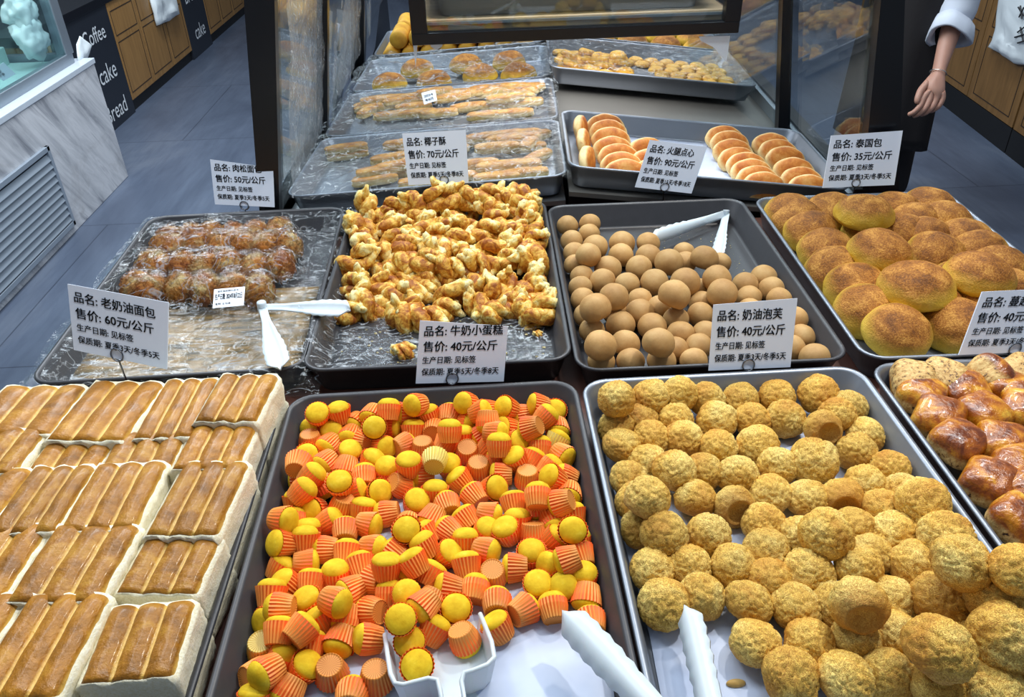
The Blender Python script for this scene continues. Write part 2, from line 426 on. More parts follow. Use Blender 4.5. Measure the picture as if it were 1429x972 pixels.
def left_cabinet(y0, y1, ndoor, label):
    c = empty('wood_cabinet', (AX-0.28, (y0+y1)/2, 0), None, label, 'cabinet', 'wood cabinets along the left aisle')
    child(MB().box((AX-0.55, y0, 0.07), (AX-0.012, y1, 0.67)), 'body', M['wood_dark'], c)
    child(MB().box((AX-0.5, y0, 0.0), (AX-0.02, y1, 0.07)), 'plinth', M['black_matte'], c)
    w = (y1-y0)/ndoor
    for i in range(ndoor):
        a, b = y0+i*w+0.003, y0+(i+1)*w-0.003
        d = child(MB().box((AX-0.012, a, 0.075), (AX, b, 0.668), 0.002), 'door', M['wood'], c)
        mb = MB(); outline(mb, a+0.05*w, b-0.05*w-0.02, 0.47, 0.62); outline(mb, a+0.05*w, b-0.05*w-0.02, 0.115, 0.435)
        g = child(mb, 'door_panel_groove', M['groove'], c)
        g.parent = d; g.matrix_parent_inverse = Matrix.Identity(4)
    return c
def left_board(y0, y1, words, label):
    c = empty('menu_board', (AX-0.28, (y0+y1)/2, 0), None, label, 'board', 'black lettered boards between the left cabinets')
    child(MB().box((AX-0.55, y0, 0.0), (AX, y1, 0.67), 0.002), 'panel', M['board'], c)
    for (s, u, v, sz) in words:
        lettering('painted_word', [(s, u, v, sz, None)], M['white_paint'], c, Vector((AX, y0, 0)), Vector((0, 1, 0)), Vector((0, 0, 1)), 0, 0.002, 0.0)
left_cabinet(4.27, 4.6, 1, 'wood cabinet hidden mostly behind the marble counter')
left_board(4.62, 5.428, [('Coffee', 0.36, 0.50, 0.125), ('cake', 0.43, 0.27, 0.15), ('Bread', 0.37, 0.05, 0.145)], 'black board lettered Coffee cake Bread, next to the marble counter')
left_cabinet(5.432, 6.80, 3, 'wood cabinet between the two lettered boards, white bag hung on its front')
left_board(6.804, 7.36, [('Bread', 0.10, 0.40, 0.15), ('cake', 0.16, 0.12, 0.155)], 'black board lettered Bread and cake, farther down the aisle')
left_cabinet(7.364, 8.6, 3, 'wood cabinet just beyond the farther lettered board')
left_cabinet(8.61, 9.6, 2, 'wood cabinet at the far end of the left aisle')
# towels / bags on the left cabinets
def hanging_bag(name, pts, thick, mat, label, cat, n, seed):
    """a crumpled sack hanging flat against a front: outline pts (3D), pushed out along n"""
    c = sum((Vector(p) for p in pts), Vector())/len(pts); n = Vector(n).normalized()
    bm = bmesh.new(); rings = []
    for k, (f, d) in enumerate(((1.0, 0.0), (0.96, 0.55), (0.75, 0.95), (0.4, 1.1))):
        rings.append([bm.verts.new(c + (Vector(p)-c)*f + n*(d*thick*(0.75+0.5*noise.noise(Vector((i*1.3, k*1.9, seed))))+0.004)) for i, p in enumerate(pts)])
    N = len(pts)
    for a, b in zip(rings, rings[1:]):
        for i in range(N): bm.faces.new((a[i], a[(i+1) % N], b[(i+1) % N], b[i]))
    bm.faces.new(rings[0][::-1]); bm.faces.new(rings[-1])
    bmesh.ops.triangulate(bm, faces=[f for f in bm.faces if len(f.verts) > 4])
    bmesh.ops.subdivide_edges(bm, edges=bm.edges, cuts=2, use_grid_fill=True)
    for v in bm.verts:
        v.co += n*0.25*thick*noise.noise(v.co*16+Vector((seed, 0, 0)))
    return tag(link(name, bm_mesh(name, bm, mat, True)), label, cat)
ax = AX+0.003
hanging_bag('plastic_bag', [at_x(*p, ax) for p in ((206, -14), (240, -16), (246, 20), (232, 30), (217, 36), (210, 10))], 0.05, M['bag_white'], 'white crumpled bag hanging on the left aisle cabinet doors', 'bag', (1, 0, 0), 2)
p0 = at_z(116, 70, 0.62)
hanging_bag('paper_scrap', [at_x(*p, -1.985) for p in ((105, 62), (110, 50), (126, 63), (120, 82), (107, 85))], 0.014, M['bag_white'], 'small white tissue sticking out behind the marble counter end', 'paper', (1, 0, 0), 5)
tag(MB().box((-2.29, 4.66, 0.70), (-2.0, 4.70, 1.5)).build('trim_1', M['black']), kind='structure') if False else None

# --- cabinets on the right
RA, RB = at_z(1320, 150, 0), at_z(1429, 235, 0)
rd = (RB-RA).normalized(); rn = Vector((rd.y, -rd.x, 0)); rn = rn if rn.x < 0 else -rn   # faces the aisle
def rpt(s, z, o=0.0): q = RA + rd*s + rn*o; return Vector((q.x, q.y, z))
def rbox(mb, s0, s1, z0, z1, o0, o1):
    mb.hexa([rpt(s0, z0, o0), rpt(s0, z0, o1), rpt(s1, z0, o1), rpt(s1, z0, o0), rpt(s0, z1, o0), rpt(s0, z1, o1), rpt(s1, z1, o1), rpt(s1, z1, o0)]); return mb
def right_cabinet(s0, s1, ndoor, label):
    c = empty('wood_cabinet', rpt((s0+s1)/2, 0, -0.25), None, label, 'cabinet', 'wood cabinets along the right aisle')
    child(rbox(MB(), s0, s1, 0.13, 0.70, -0.5, -0.012), 'body', M['wood_dark'], c)
    child(rbox(MB(), s0, s1, 0.0, 0.13, -0.5, -0.0), 'plinth', M['black_matte'], c)
    w = (s1-s0)/ndoor
    for i in range(ndoor):
        a, b = s0+i*w+0.004, s0+(i+1)*w-0.004
        d = child(rbox(MB(), a, b, 0.135, 0.698, -0.012, 0.0), 'door', M['wood_dark'], c)
        mb = MB()
        for z0, z1 in ((0.17, 0.485), (0.53, 0.66)):
            for q in ((a+0.06, a+0.066, z0, z1), (b-0.066, b-0.06, z0, z1), (a+0.06, b-0.06, z0, z0+0.005), (a+0.06, b-0.06, z1-0.005, z1)): rbox(mb, *q, 0.0, 0.0015)
        g = child(mb, 'door_panel_groove', M['groove'], c); g.parent = d; g.matrix_parent_inverse = Matrix.Identity(4)
L1 = (at_z(1405, 215, 0)-RA).length
right_cabinet(-1.9, -0.37, 4, 'brown wood cabinet in the right aisle behind the person')
right_cabinet(-0.36, 0.80, 2, 'brown wood cabinet beside the hanging arm, right aisle')
right_cabinet(0.81, 2.2, 3, 'brown wood cabinet running out of the right edge of the photo')
tag(rbox(MB(), -1.9, 2.2, 0.70, 0.74, -0.55, 0.012).build('worktop', M['black']), 'black worktop over the wood cabinets of the right aisle', 'worktop')
def rint(px, py, off=0.004):
    d = Vector(ray(px, py)); o = Vector(CAM); a = RA + rn*off
    return o + d*((a-o).dot(rn)/d.dot(rn))
bagp = [(1398, -25), (1450, -25), (1462, 60), (1440, 92), (1421, 90), (1404, 79), (1385, 66), (1394, 40)]
bg = hanging_bag('plastic_bag', [rint(*p) for p in bagp], 0.04, M['bag_white'], 'white plastic carrier bag with dark lettering hanging at the top right corner', 'bag', rn, 9)
mb = MB()
for (a, b) in (((1421, 10), (1429, 22)), ((1429, 10), (1422, 24)), ((1424, 8), (1426, 26)), ((1420, 45), (1432, 36)), ((1416, 52), (1430, 48)), ((1424, 38), (1428, 58)), ((1420, 60), (1433, 56))):
    mb.tube([rint(*a, 0.052), rint(*b, 0.052)], 0.004, 6)
lt = mb.build('lettering', M['ink']); lt.parent = bg

# ------------------------------------------------------------------ the display island
TW = M['table']
it = empty('display_table', (0.13, 0.9, 0), None, 'red-brown display table carrying the two front rows of trays', 'table')
child(MB().box((-0.70, 0.15, 0.815), (0.96, 1.535, 0.85), 0.004), 'tabletop', TW, it)
child(MB().box((-0.66, 0.19, 0.0), (0.92, 1.52, 0.815)), 'cupboard_base', M['black_matte'], it)

def tray_mesh(w, d, h=0.05, name='tray', mat=None, taper=0.012, r=0.03, lip=0.006):
    def loop(ex, z, rad):
        pts = []
        for cxs, cys, a0 in ((1, 1, 0), (-1, 1, 90), (-1, -1, 180), (1, -1, 270)):
            for k in range(7):
                a = math.radians(a0+15*k)
                pts.append((cxs*(w/2+ex-rad)+rad*math.cos(a), cys*(d/2+ex-rad)+rad*math.sin(a), z))
        return pts
    L = [loop(-lip-taper, 0.0, r-0.006), loop(-lip-taper*0.9, 0.003, r-0.004), loop(-lip, h-0.005, r), loop(-0.001, h-0.005, r+lip), loop(0, h-0.0025, r+lip), loop(-0.0012, h, r+lip), loop(-lip+0.001, h, r),
         loop(-lip-0.0025, h-0.003, r-0.002), loop(-lip-taper*0.8-0.003, 0.006, r-0.008), loop(-lip-taper-0.006, 0.0025, r-0.012)]
    V = [p for q in L for p in q]; n = 28; Fc = []
    for i in range(len(L)-1):
        for k in range(n): Fc.append((i*n+k, i*n+(k+1) % n, (i+1)*n+(k+1) % n, (i+1)*n+k))
    Fc.append(tuple(range(n))[::-1]); Fc.append(tuple(range((len(L)-1)*n, len(L)*n)))
    m = mesh_of(name, V, Fc, mat)
    m.polygons.foreach_set('use_smooth', [len(p.vertices) == 4 for p in m.polygons])
    return m
class Tray:
    """a tray and its own frame: P(u,v,h) puts a point u along its width, v along its depth, h above its floor"""
    def __init__(s, corner, yaw, w, d, mat, label, roll=0.0, pitch=0.0, h=0.05):
        s.w, s.d = w, d
        ca, sa = math.cos(yaw), math.sin(yaw); cb, sb = math.cos(pitch), math.sin(pitch); cc, sc = math.cos(roll), math.sin(roll)
        s.R = Matrix(((ca, -sa, 0), (sa, ca, 0), (0, 0, 1))) @ Matrix(((1, 0, 0), (0, cb, -sb), (0, sb, cb))) @ Matrix(((cc, 0, sc), (0, 1, 0), (-sc, 0, cc)))
        s.o = Vector(corner) - s.R @ Vector((0, 0, h))     # front left corner of the floor plane
        s.ob = link('baking_tray', tray_mesh(w, d, h, 'baking_tray', mat), None, s.o + s.R @ Vector((w/2, d/2, 0)), s.R.to_quaternion())
        tag(s.ob, label, 'tray', 'baking trays on the island')
        s.n = s.R @ Vector((0, 0, 1))
    def P(s, u, v, h=0.003): return s.o + s.R @ Vector((u, v, h))
    def local(s, p): return s.R.transposed() @ (Vector(p)-s.o)
    def hit(s, px, py, h=0.003):
        d = Vector(ray(px, py)); a = s.P(0, 0, h); c = Vector(CAM)
        return c + d*((a-c).dot(s.n)/d.dot(s.n))
    def uv(s, px, py, h=0.003):
        q = s.local(s.hit(px, py, h)); return q.x, q.y
RAD = math.radians
TWD, TDP, ZR = 0.40, 0.591, 0.90
k_ = 0.663
def std(c, a, mat, label): return Tray((c[0], c[1], ZR), RAD(a), TWD, TDP, mat, label)
T1 = std((-0.677, 0.971), 1.256, M['tray_dark'], 'dark tray holding floss buns under clear plastic, left end of the middle row')
T2 = std((-0.283, 0.972), -0.553, M['tray_dark'], 'dark tray of golden twisted pastries, in the middle row')
T3 = std((0.118, 0.938), -0.469, M['tray_dark'], 'dark tray of smooth round brown puffs, in the middle row')
T4 = std((0.533, 0.933), -1.136, M['tray_silver'], 'silver tray of big brown-topped buns, right end of the middle row')
F1 = std((-0.690, 0.335), 0.2, M['tray_dark'], 'dark tray full of sliced cream loaves, front row, far left')
F2 = std((-0.277, 0.323), 0.829, M['tray_dark'], 'dark tray of mini cakes in orange paper cups, front row')
F3 = std((0.1245, 0.3255), 0.487, M['tray_silver'], 'silver tray of cracked golden cream puffs, front row')
F4 = std((0.530, 0.331), 0.054, M['tray_silver'], 'silver tray of glazed raisin rolls, at the right edge, front row')
HT = Tray((0.1729, 1.5822, 0.9613), RAD(-3.07), 0.6, 0.4, M['tray_silver'], 'silver tray of ham snack buns standing on edge, behind the middle row', RAD(6.331), RAD(-0.556))
KT = Tray((0.1974, 2.3153, 0.9764), RAD(-2.727), 0.6, 0.4, M['tray_silver'], 'silver tray of yellow cookies at the back right, under plastic', RAD(6.9), 0)
CA = Tray((-0.4256, 1.6149, 0.9069), RAD(-2.709), 0.6, 0.4, M['tray_silver'], 'silver tray of coconut crisps nearest the twists, under plastic', RAD(-3.19), RAD(-1.18))
q = CA.P(0, 0.408, 0.05); CB = Tray(q, RAD(-2.709), 0.6, 0.4, M['tray_silver'], 'second silver tray of coconut crisps, right behind the first', RAD(-3.19), RAD(-0.6))
q = CB.P(0.0, 0.412, 0.05); CC = Tray(q, RAD(-2.709), 0.6, 0.4, M['tray_silver'], 'third silver tray back on the left side, under bluish plastic', RAD(-3.19), RAD(-0.4))
q = CC.P(0.0, 0.45, 0.05); CD = Tray(q, RAD(-2.709), 0.6, 0.4, M['tray_silver'], 'farthest silver tray on the left side, with stacked yellow rolls', RAD(-3.19), 0)

# two sloping stands that carry the rear trays
def stand(T, u0, u1, v1, name, label, mat_top):
    c = empty(name, T.P(0.3, 0.6, -0.08), None, label, 'display stand')
    tops = [T.P(u0, -0.004, -0.004), T.P(u1, -0.004, -0.004), T.P(u1, v1, -0.004), T.P(u0, v1, -0.004)]
    low = [Vector((p.x, p.y, p.z-0.010)) for p in tops]
    child(MB().hexa([*low, *tops]), 'top_sheet', mat_top, c)
    ins = [Vector((p.x, p.y+(0.004 if i < 2 else -0.004), p.z)) for i, p in enumerate(low)]
    child(MB().hexa([Vector((p.x, p.y, 0.0)) for p in ins]+[Vector((p.x, p.y, p.z-0.0005)) for p in ins]), 'riser', M['black'], c)
    return c
stand(HT, 0.008, 0.622, 2.3, 'sloping_stand', 'sloping grey metal stand under the right-hand rear trays', plain('stand_sheet', S(138, 134, 128), 0.32, 0.5, 0.15, 6))
stand(CA, -0.012, 0.592, 2.3, 'sloping_stand', 'sloping stand under the left-hand rear trays of coconut crisps', M['steel'])

# --- the glazed case around the rear trays
gc = empty('glass_display_case', (0.17, 2.6, 0.0), None, 'black-framed glass display case around the rear trays, upper shelf inside', 'display case')
def ext(a, b, z):   # carry the line a-b up to height z
    return a + (b-a)*((z-a.z)/(b.z-a.z))
ZT = 1.78
def post(name, pb, pt, y, depth, mat, zb=None):
    """pb=(pxL,pxR,py) low, pt=(pxL,pxR,py) high, in the upright plane at y"""
    L0, R0 = at_y(pb[0], pb[2], y), at_y(pb[1], pb[2], y); L1_, R1_ = at_y(pt[0], pt[2], y), at_y(pt[1], pt[2], y)
    zb_ = 0.80 if zb is None else zb
    A, B, C, D = ext(L0, L1_, zb_), ext(R0, R1_, zb_), ext(R0, R1_, ZT), ext(L0, L1_, ZT)
    s = Vector((0, depth, 0))
    child(MB().hexa([A, B, B+s, A+s, D, C, C+s, D+s]), name, mat, gc)
    return A, B, C, D
pl = post('front_post', (357.5, 388.5, 235), (340, 383, 0), 1.60, 0.05, M['black'])
pm = post('mid_post', (449, 457, 165), (449.5, 457, 5), 2.09, 0.03, M['black'])
post('mid_post_trim', (440, 449, 165), (439.5, 449.5, 5), 2.089, 0.03, M['alu'])
pf = post('rear_post', (499, 508, 70), (499, 508, 2), 2.9, 0.03, M['black'])
pr = post('front_post', (1212, 1257, 180), (1229.5, 1263, 0), 1.60, 0.05, M['black'])
pq = post('mid_post', (1087, 1103, 156), (1092.5, 1107, 0), 2.02, 0.03, M['black'])
def pane(name, a0, a1, b1, b0):
    n = (a1-a0).cross(b0-a0).normalized()*0.005
    child(MB().hexa([a0, b0, b0+n, a0+n, a1, b1, b1+n, a1+n]), name, M['glass'], gc)
o5 = Vector((0, 0.03, 0))
pane('glass_pane', pl[1]+o5, pl[2]+o5, pm[3], pm[0])
pane('glass_pane', pm[1]+o5, pm[2]+o5, pf[3], pf[0])
pane('glass_pane', pr[0]+o5, pr[3]+o5, pq[2], pq[1])
farR0 = pq[0] + (pq[0]-pr[0])*1.6; farR1 = pq[3] + (pq[3]-pr[3])*1.6
pane('glass_pane', pq[0]+o5, pq[3]+o5, farR1, farR0)
farL0 = pf[0] + (pf[0]-pm[0])*1.1; farL1 = pf[3] + (pf[3]-pm[3])*1.1
pane('glass_pane', pf[1]+o5, pf[2]+o5, farL1, farL0)
def rail(name, a, b, w, z0, z1, mat):
    d = (b-a).normalized(); s = Vector((d.y, -d.x, 0)).normalized()*w/2
    a_, b_ = Vector((a.x, a.y, 0)), Vector((b.x, b.y, 0))
    f = lambda p, q, z: Vector((p.x+q.x, p.y+q.y, z))
    child(MB().hexa([f(a_, -s, z0), f(a_, s, z0), f(b_, s, z0), f(b_, -s, z0), f(a_, -s, z1), f(a_, s, z1), f(b_, s, z1), f(b_, -s, z1)]), name, mat, gc)
la, lb = (pl[0]+pl[1])/2, at_z(547, 0, 0.90)
rail('base_rail', Vector((-0.462, 1.66, 0)), Vector((-0.425, 4.0, 0)), 0.03, 0.0, 0.905, M['black'])
rr0, rr1 = HT.P(0.642, 0.05, 0), HT.P(0.642, 2.3, 0)
rail('base_rail', Vector((rr0.x+0.002, rr0.y, 0)), Vector((rr1.x+0.002, rr1.y, 0)), 0.035, 0.0, 0.875, M['black'])
rail('base_trim', Vector((rr0.x-0.022, rr0.y, 0)), Vector((rr1.x-0.022, rr1.y, 0)), 0.014, 0.80, 0.868, M['alu'])
rail('base_rail', Vector((rr0.x+0.05, rr0.y-0.03, 0)), Vector((rr0.x+0.05, 2.6, 0)), 0.08, 0.0, 0.83, M['black'])
# upper shelf box with a framed glass front
HY = 1.95
bl, br_ = at_y(575, 60, HY), at_y(1029, 50, HY)
tl, tr_ = at_y(570, 0, HY), at_y(1038, 0, HY)
xl, xr = (bl.x+tl.x)/2, (br_.x+tr_.x)/2; zb = (bl.z+br_.z)/2
hm = MB().box((xl, HY, zb), (xr, HY+0.03, zb+0.026), 0.002)
hm.box((xl, HY, zb+0.026), (xl+0.036, HY+0.03, ZT)).box((xr-0.036, HY, zb+0.026), (xr, HY+0.03, ZT)).box((xl+0.036, HY, ZT-0.04), (xr-0.036, HY+0.03, ZT))
child(hm, 'door_frame', M['black'], gc)
child(MB().box((xl+0.036, HY+0.012, zb+0.026), (xr-0.036, HY+0.016, ZT-0.04)), 'door_glass', M['glass'], gc)
child(MB().box((xl+0.004, HY+0.034, zb+0.001), (xr-0.004, HY+0.60, zb+0.012)), 'shelf_bottom', M['black'], gc)
sb = child(MB().box((xl+0.012, HY+0.036, zb+0.0125), (xr-0.02, HY+0.58, zb+0.047), 0.004), 'shelf_board', M['shelf_wood'], gc)
child(MB().box((xl+0.012, HY+0.0335, zb+0.036), (xr-0.02, HY+0.0362, zb+0.042)), 'shelf_edge_highlight', M['alu'], gc)  # pale strip added as the highlight on the board's edge
child(MB().box((xl+0.002, HY+0.60, zb), (xr-0.002, HY+0.62, ZT)), 'back_panel', M['black_matte'], gc)
child(MB().box((xl, HY+0.031, zb+0.04), (xl+0.008, HY+0.60, ZT)).box((xr-0.008, HY+0.031, zb+0.04), (xr, HY+0.60, ZT)), 'side_panel', M['black'], gc)
tb_ = MB()
for a_, b_ in ((pl[3], pf[3]), (pr[2], pq[2]), (pl[2], pr[3]), (Vector((xl, HY+0.3, ZT)), pm[3]), (Vector((xr, HY+0.3, ZT)), pq[2])):
    tb_.tube([a_, b_], 0.018, 8)
child(tb_, 'top_frame', M['black'], gc)
V, Fc = [], []  # added sheet that stands in for reflections in the left glass
for j in range(41):
    for i in range(61):
        s_, h_ = i/60, j/40
        lo_, hi_ = pl[1].lerp(farL0, s_*0.72), pl[2].lerp(farL1, s_*0.72)
        q_ = lo_.lerp(hi_, 0.10+0.55*h_*(0.85+0.2*noise.noise(Vector((s_*5, 0, 2)))))
        w_ = Vector((s_*9, h_*4, 1.0))
        V.append(q_ + Vector((0.016+0.008*noise.noise(w_)+0.008*abs(noise.noise(w_*1.9)), 0.04, 0)))
for j in range(40):
    for i in range(60): a_ = j*61+i; Fc.append((a_, a_+1, a_+62, a_+61))
tag(link('reflection_sheet', mesh_of('reflection_sheet', V, Fc, M['film_cloudy'], True)), 'crumpled clear sheet added inside the left glass to stand in for its reflections', 'plastic film')
UT = Tray((xl+0.05, HY+0.05, zb+0.047+0.075), 0, xr-xl-0.12, 0.42, plain('dull_grey_tin', S(134, 132, 128), 0.5, 0.3, 0.1, 8, stretch=(1, 6, 1)), 'dull grey tin on the upper shelf behind the case door', h=0.074)
M['tagpaper'] = plain('tag_paper', S(226, 230, 236), 0.5)
def hung_paper(pts, y, label):
    q = [at_y(*p, y) for p in pts]
    q = q if (q[1]-q[0]).cross(q[2]-q[0]).y < 0 else q[::-1]
    n = len(q); V = q + [p+Vector((0, 0.002, 0)) for p in q]
    Fc = [tuple(range(n)), tuple(range(n, 2*n))[::-1]] + [(i, i+n, (i+1) % n+n, (i+1) % n) for i in range(n)]
    return tag(link('paper_slip', mesh_of('paper_slip', V, Fc, M['tagpaper'])), label, 'paper')
hung_paper([(576, 58), (583, 58), (580, 93)], HY+0.01, 'narrow pointed white paper slip under the left corner of the upper shelf')
hung_paper([(600, 58), (618, 58), (617, 65), (609, 70), (601, 65)], HY+0.012, 'small white paper scrap just right of the pointed slip under the shelf')
hung_paper([(975, 51), (1019, 50), (1014, 87), (996, 66), (978, 57)], HY+0.01, 'larger white paper slip under the right corner of the upper shelf')

# ------------------------------------------------------------------ food: shapes and materials
def settle(T, items, iters=260, wall=0.02, hbias=0.02, stick=0.25, k=0.93, floor=0.003, g=0.0012):
    """items (px,py,radius,lift): let a heap slide down its sight lines until it rests on the tray and on itself"""
    n = len(items); C = CAM
    D = np.array([ray(i[0], i[1]) for i in items]); D /= np.linalg.norm(D, axis=1)[:, None]
    r = np.array([i[2] for i in items]); lift = np.array([i[3] for i in items])
    o = np.array(T.o); Rm = np.array(T.R)
    z0 = T.o.z + floor
    t = (z0 + r + lift*hbias - C[2])/D[:, 2]
    p = C + D*t[:, None]
    for it in range(iters):
        p[:, 2] -= g
        q = p - C; t = (q*D).sum(1); onray = C + D*t[:, None]
        p += (onray-p)*stick
        for _ in range(3):
            d = p[:, None, :]-p[None, :, :]; L = np.linalg.norm(d, axis=2)+np.eye(n)
            ov = k*(r[:, None]+r[None, :])-L; np.fill_diagonal(ov, 0); ov = np.clip(ov, 0, None)
            push = (d/L[:, :, None])*(ov*0.25)[:, :, None]
            push[:, :, 2] *= 1.4
            p += push.sum(1)
            l = (p-o) @ Rm
            lo = np.stack([wall+r*0.8, wall+r*0.8, floor+r*0.96], 1)
            l[:, 0] = np.clip(l[:, 0], wall+r*0.8, T.w-wall-r*0.8); l[:, 1] = np.clip(l[:, 1], wall+r*0.8, T.d-wall-r*0.8)
            l[:, 2] = np.maximum(l[:, 2], floor+r*0.96)
            p = o + l @ Rm.T
    return [Vector(x) for x in p]
def cvec(x, y, z):   # a direction given as seen in the photo: right, up, towards the viewer
    return Vector(RIGHT*x + UP*y - FWD*z)
def quat_z(axis, spin=0.0):
    return axis.normalized().to_track_quat('Z', 'Y') @ Quaternion((0, 0, 1), spin)

# ---- mini cakes in orange paper cups
def cup_mat(name, stops_rim, base, valley):
    t = NT(name); c = t.coord('Object'); x, y, z = t.sep(c)
    ang = t.math('ARCTAN2', y, x); st = t.math('SINE', t.math('MULTIPLY', ang, 26.0))
    v = t.rng(z, -0.014, 0.010, 0, 1)
    col = t.ramp(v, [(0.06, base), (0.5, stops_rim[0]), (1.0, stops_rim[1])])  # tan paper base; shading at the bottom is painted into this ramp too
    col = t.mix(t.rng(st, -1, 0.4, 0.75, 0), col, valley)
    n = t.noise(t.coord('Object', rand=True), 60, 3)
    col = t.mix(t.rng(n, 0.45, 0.8, 0, 0.4), col, base)
    col = t.hsv(col, v=t.rng(t.rand(), 0, 1, 0.85, 1.12))
    return t.finish(t.bsdf(col, 0.5, 0, 0.3, sss=0.0))
M['cup'] = cup_mat('orange_paper', (S(244, 112, 34), S(248, 84, 30)), S(206, 124, 50), S(250, 172, 86))
M['cup_pale'] = cup_mat('yellow_paper', (S(232, 200, 80), S(240, 216, 96)), S(206, 168, 70), S(244, 226, 140))
M['cake'] = mottled('yellow_sponge', [(0.25, S(212, 164, 20)), (0.6, S(232, 192, 38)), (0.85, S(244, 212, 74))], 90, 0.75, 3, 0.35, 0.0012, 260, vary=0.06, spec=0.2)
NP = 26
def cup_mesh(mat, flare):
    ra = lambda k, z: 1.0 + (0.035 if k % 2 else -0.03)*min(1, max(0, (z+0.0150)/0.006))
    prof = [(0.0105, -0.0128), (0.0118, -0.0135), (0.0125, -0.0128), (0.0139, -0.006), (0.0154, 0.001), (0.0154+flare, 0.0078), (0.0149+flare, 0.0076), (0.0142, 0.002)]
    V, Fc = lathe(prof, NP*2, ra)
    m = mesh_of('paper_cup', V, Fc, mat); m.polygons.foreach_set('use_smooth', [False]*len(m.polygons)); return m
def dome_mesh(seed, hgt):
    V, Fc = lathe([(0.0142, 0.001), (0.0150, 0.0066), (0.0152, 0.0085), (0.0146, 0.0105), (0.0126, 0.0126+hgt*0.5), (0.0092, 0.0142+hgt), (0.005, 0.0150+hgt*1.1), (0.001, 0.0152+hgt*1.1)], 24)
    V = [Vector(v)*(1+0.02*noise.noise(Vector(v)*160+Vector((seed, 0, 0)))) for v in V]
    return mesh_of('cake_top', V, Fc, M['cake'], True)
CUPS = [cup_mesh(M['cup'], f) for f in (0.0008, 0.0016, 0.0)]; CUPP = cup_mesh(M['cup_pale'], 0.001)
DOMES = [dome_mesh(s, h) for s, h in ((1, 0.0), (5, 0.0012), (9, 0.002))]
# px, py on the photo, direction of the yellow top (degrees, 0 right 90 up) and how far it turns to the viewer; p = pale cup
def tile(ox, oy, s, txt):
    out = []
    for w in txt.split():
        a = w.split(','); pale = a[-1] == 'p'
        a = [float(q) for q in (a[:-1] if pale else a)]
        out.append((ox+a[0]*s, oy+a[1]*s, *a[2:], pale) if True else None)
    return out
CAKES = tile(320, 520, 0.247, """500,240,90,60 622,240,100,20 465,315,200,55 588,330,90,75 705,290,240,55 690,370,260,60 805,230,250,50 825,325,90,75 905,215,90,-10 930,295,0,15
980,225,180,20 1050,180,190,55 1125,230,110,15 440,390,270,-30 560,410,230,50 685,450,70,40 770,400,180,-50 860,410,0,45 990,415,20,-40 1040,330,90,-5 1155,330,80,-75 1090,430,270,-30
445,475,90,70 545,510,225,45 660,540,260,30 810,510,60,20 890,545,90,45 1020,520,90,30 1155,500,90,-60,p 1090,580,180,20 355,600,190,-10 385,520,90,-60 470,590,45,0 530,650,300,0
630,650,90,50 765,590,100,-40 710,680,20,0 840,680,30,50 965,640,330,-40 1060,730,60,50 325,730,90,-5 415,680,45,0 260,830,0,25 465,775,170,70 640,740,250,-20 755,780,80,0
785,860,350,15 895,800,190,0 1005,870,260,60 1145,830,240,30 370,840,100,-30 310,940,180,55 440,920,90,0 560,860,30,0 655,890,100,-50 1110,930,130,-10""")
CAKES += tile(580, 520, 0.247, """295,170,170,55 365,215,20,20 200,230,80,-40 285,275,0,40 425,190,180,30 505,200,160,45 610,240,190,10 685,185,170,15 795,205,90,65 405,275,270,10
515,310,170,40 650,310,200,-25 740,255,45,-5 810,330,270,50 785,395,60,-10,p 445,335,0,20 370,360,215,0 175,410,60,-30 190,335,90,0 310,450,270,-50 270,370,90,10 470,415,90,0
570,385,20,45 640,400,90,40 700,430,90,-20 835,470,330,40 400,455,45,0 190,535,100,45 250,610,130,10 355,545,270,-40 465,500,90,-10 570,490,120,30 670,490,60,-20 745,530,45,-10
480,585,180,0 435,640,20,50 630,600,270,-30 340,690,135,-30 785,590,150,35 860,600,160,0 905,680,250,60 105,690,90,10 180,750,120,-50 555,740,100,-25 700,790,280,10 690,700,90,-30
820,740,200,-20 905,810,100,-15 770,830,300,50 285,830,130,-20 410,810,350,10 185,900,150,-30 500,890,110,35 890,905,90,65 670,920,270,0 790,945,45,15 575,850,90,0 410,910,60,30""")
CAKES += tile(280, 740, 0.2386, """455,75,160,45 610,55,90,-5 735,130,180,5 625,185,0,-10 845,140,90,-30 780,270,90,15 430,225,60,-5 930,190,110,-30 1010,120,0,20 1140,120,150,-20 1215,20,90,60
510,310,130,25 650,315,90,-30 370,370,90,-20 460,460,180,0 345,520,180,60 630,415,110,30 790,420,350,25 890,350,200,40 1020,310,180,-40 1010,460,190,-35 1085,215,90,10 1180,270,60,20
1200,375,60,60 1240,190,120,0 1310,440,220,35 1100,400,90,-20 585,580,45,-30 700,540,120,0 845,510,260,25 460,620,90,-30 815,650,255,50 985,640,170,15 1180,540,90,60 330,690,270,-40,p
470,735,60,0 640,690,90,-30 600,800,50,25 380,830,200,50 250,860,0,-50 765,830,270,-40 520,930,240,30 320,965,90,0 1020,870,270,-30 890,960,90,-70 1230,650,90,55 1270,800,90,60""")
CAKES += tile(580, 740, 0.2386, """50,80,120,0 190,140,45,30 295,80,90,0 400,115,350,20 90,260,60,-20 300,210,100,-20 460,260,270,-45 585,210,180,0 680,175,90,40 780,190,170,50 900,180,200,0
1015,130,110,-40 940,90,90,0 715,330,90,45 870,330,90,60 1005,255,90,30 1020,390,260,35 190,345,170,5 350,350,80,-40 75,430,240,35 235,470,80,55 475,430,90,-60 480,570,120,10
630,470,20,-35 805,460,100,-40 1030,540,100,-60 95,590,60,-10 285,640,290,-20""")
cks = [(c[0], c[1], 0.0160, 0.7 + 0.5*((i*37) % 10)/10) for i, c in enumerate(CAKES)]
cpos = settle(F2, cks, k=0.86, hbias=0.035, stick=0.4)
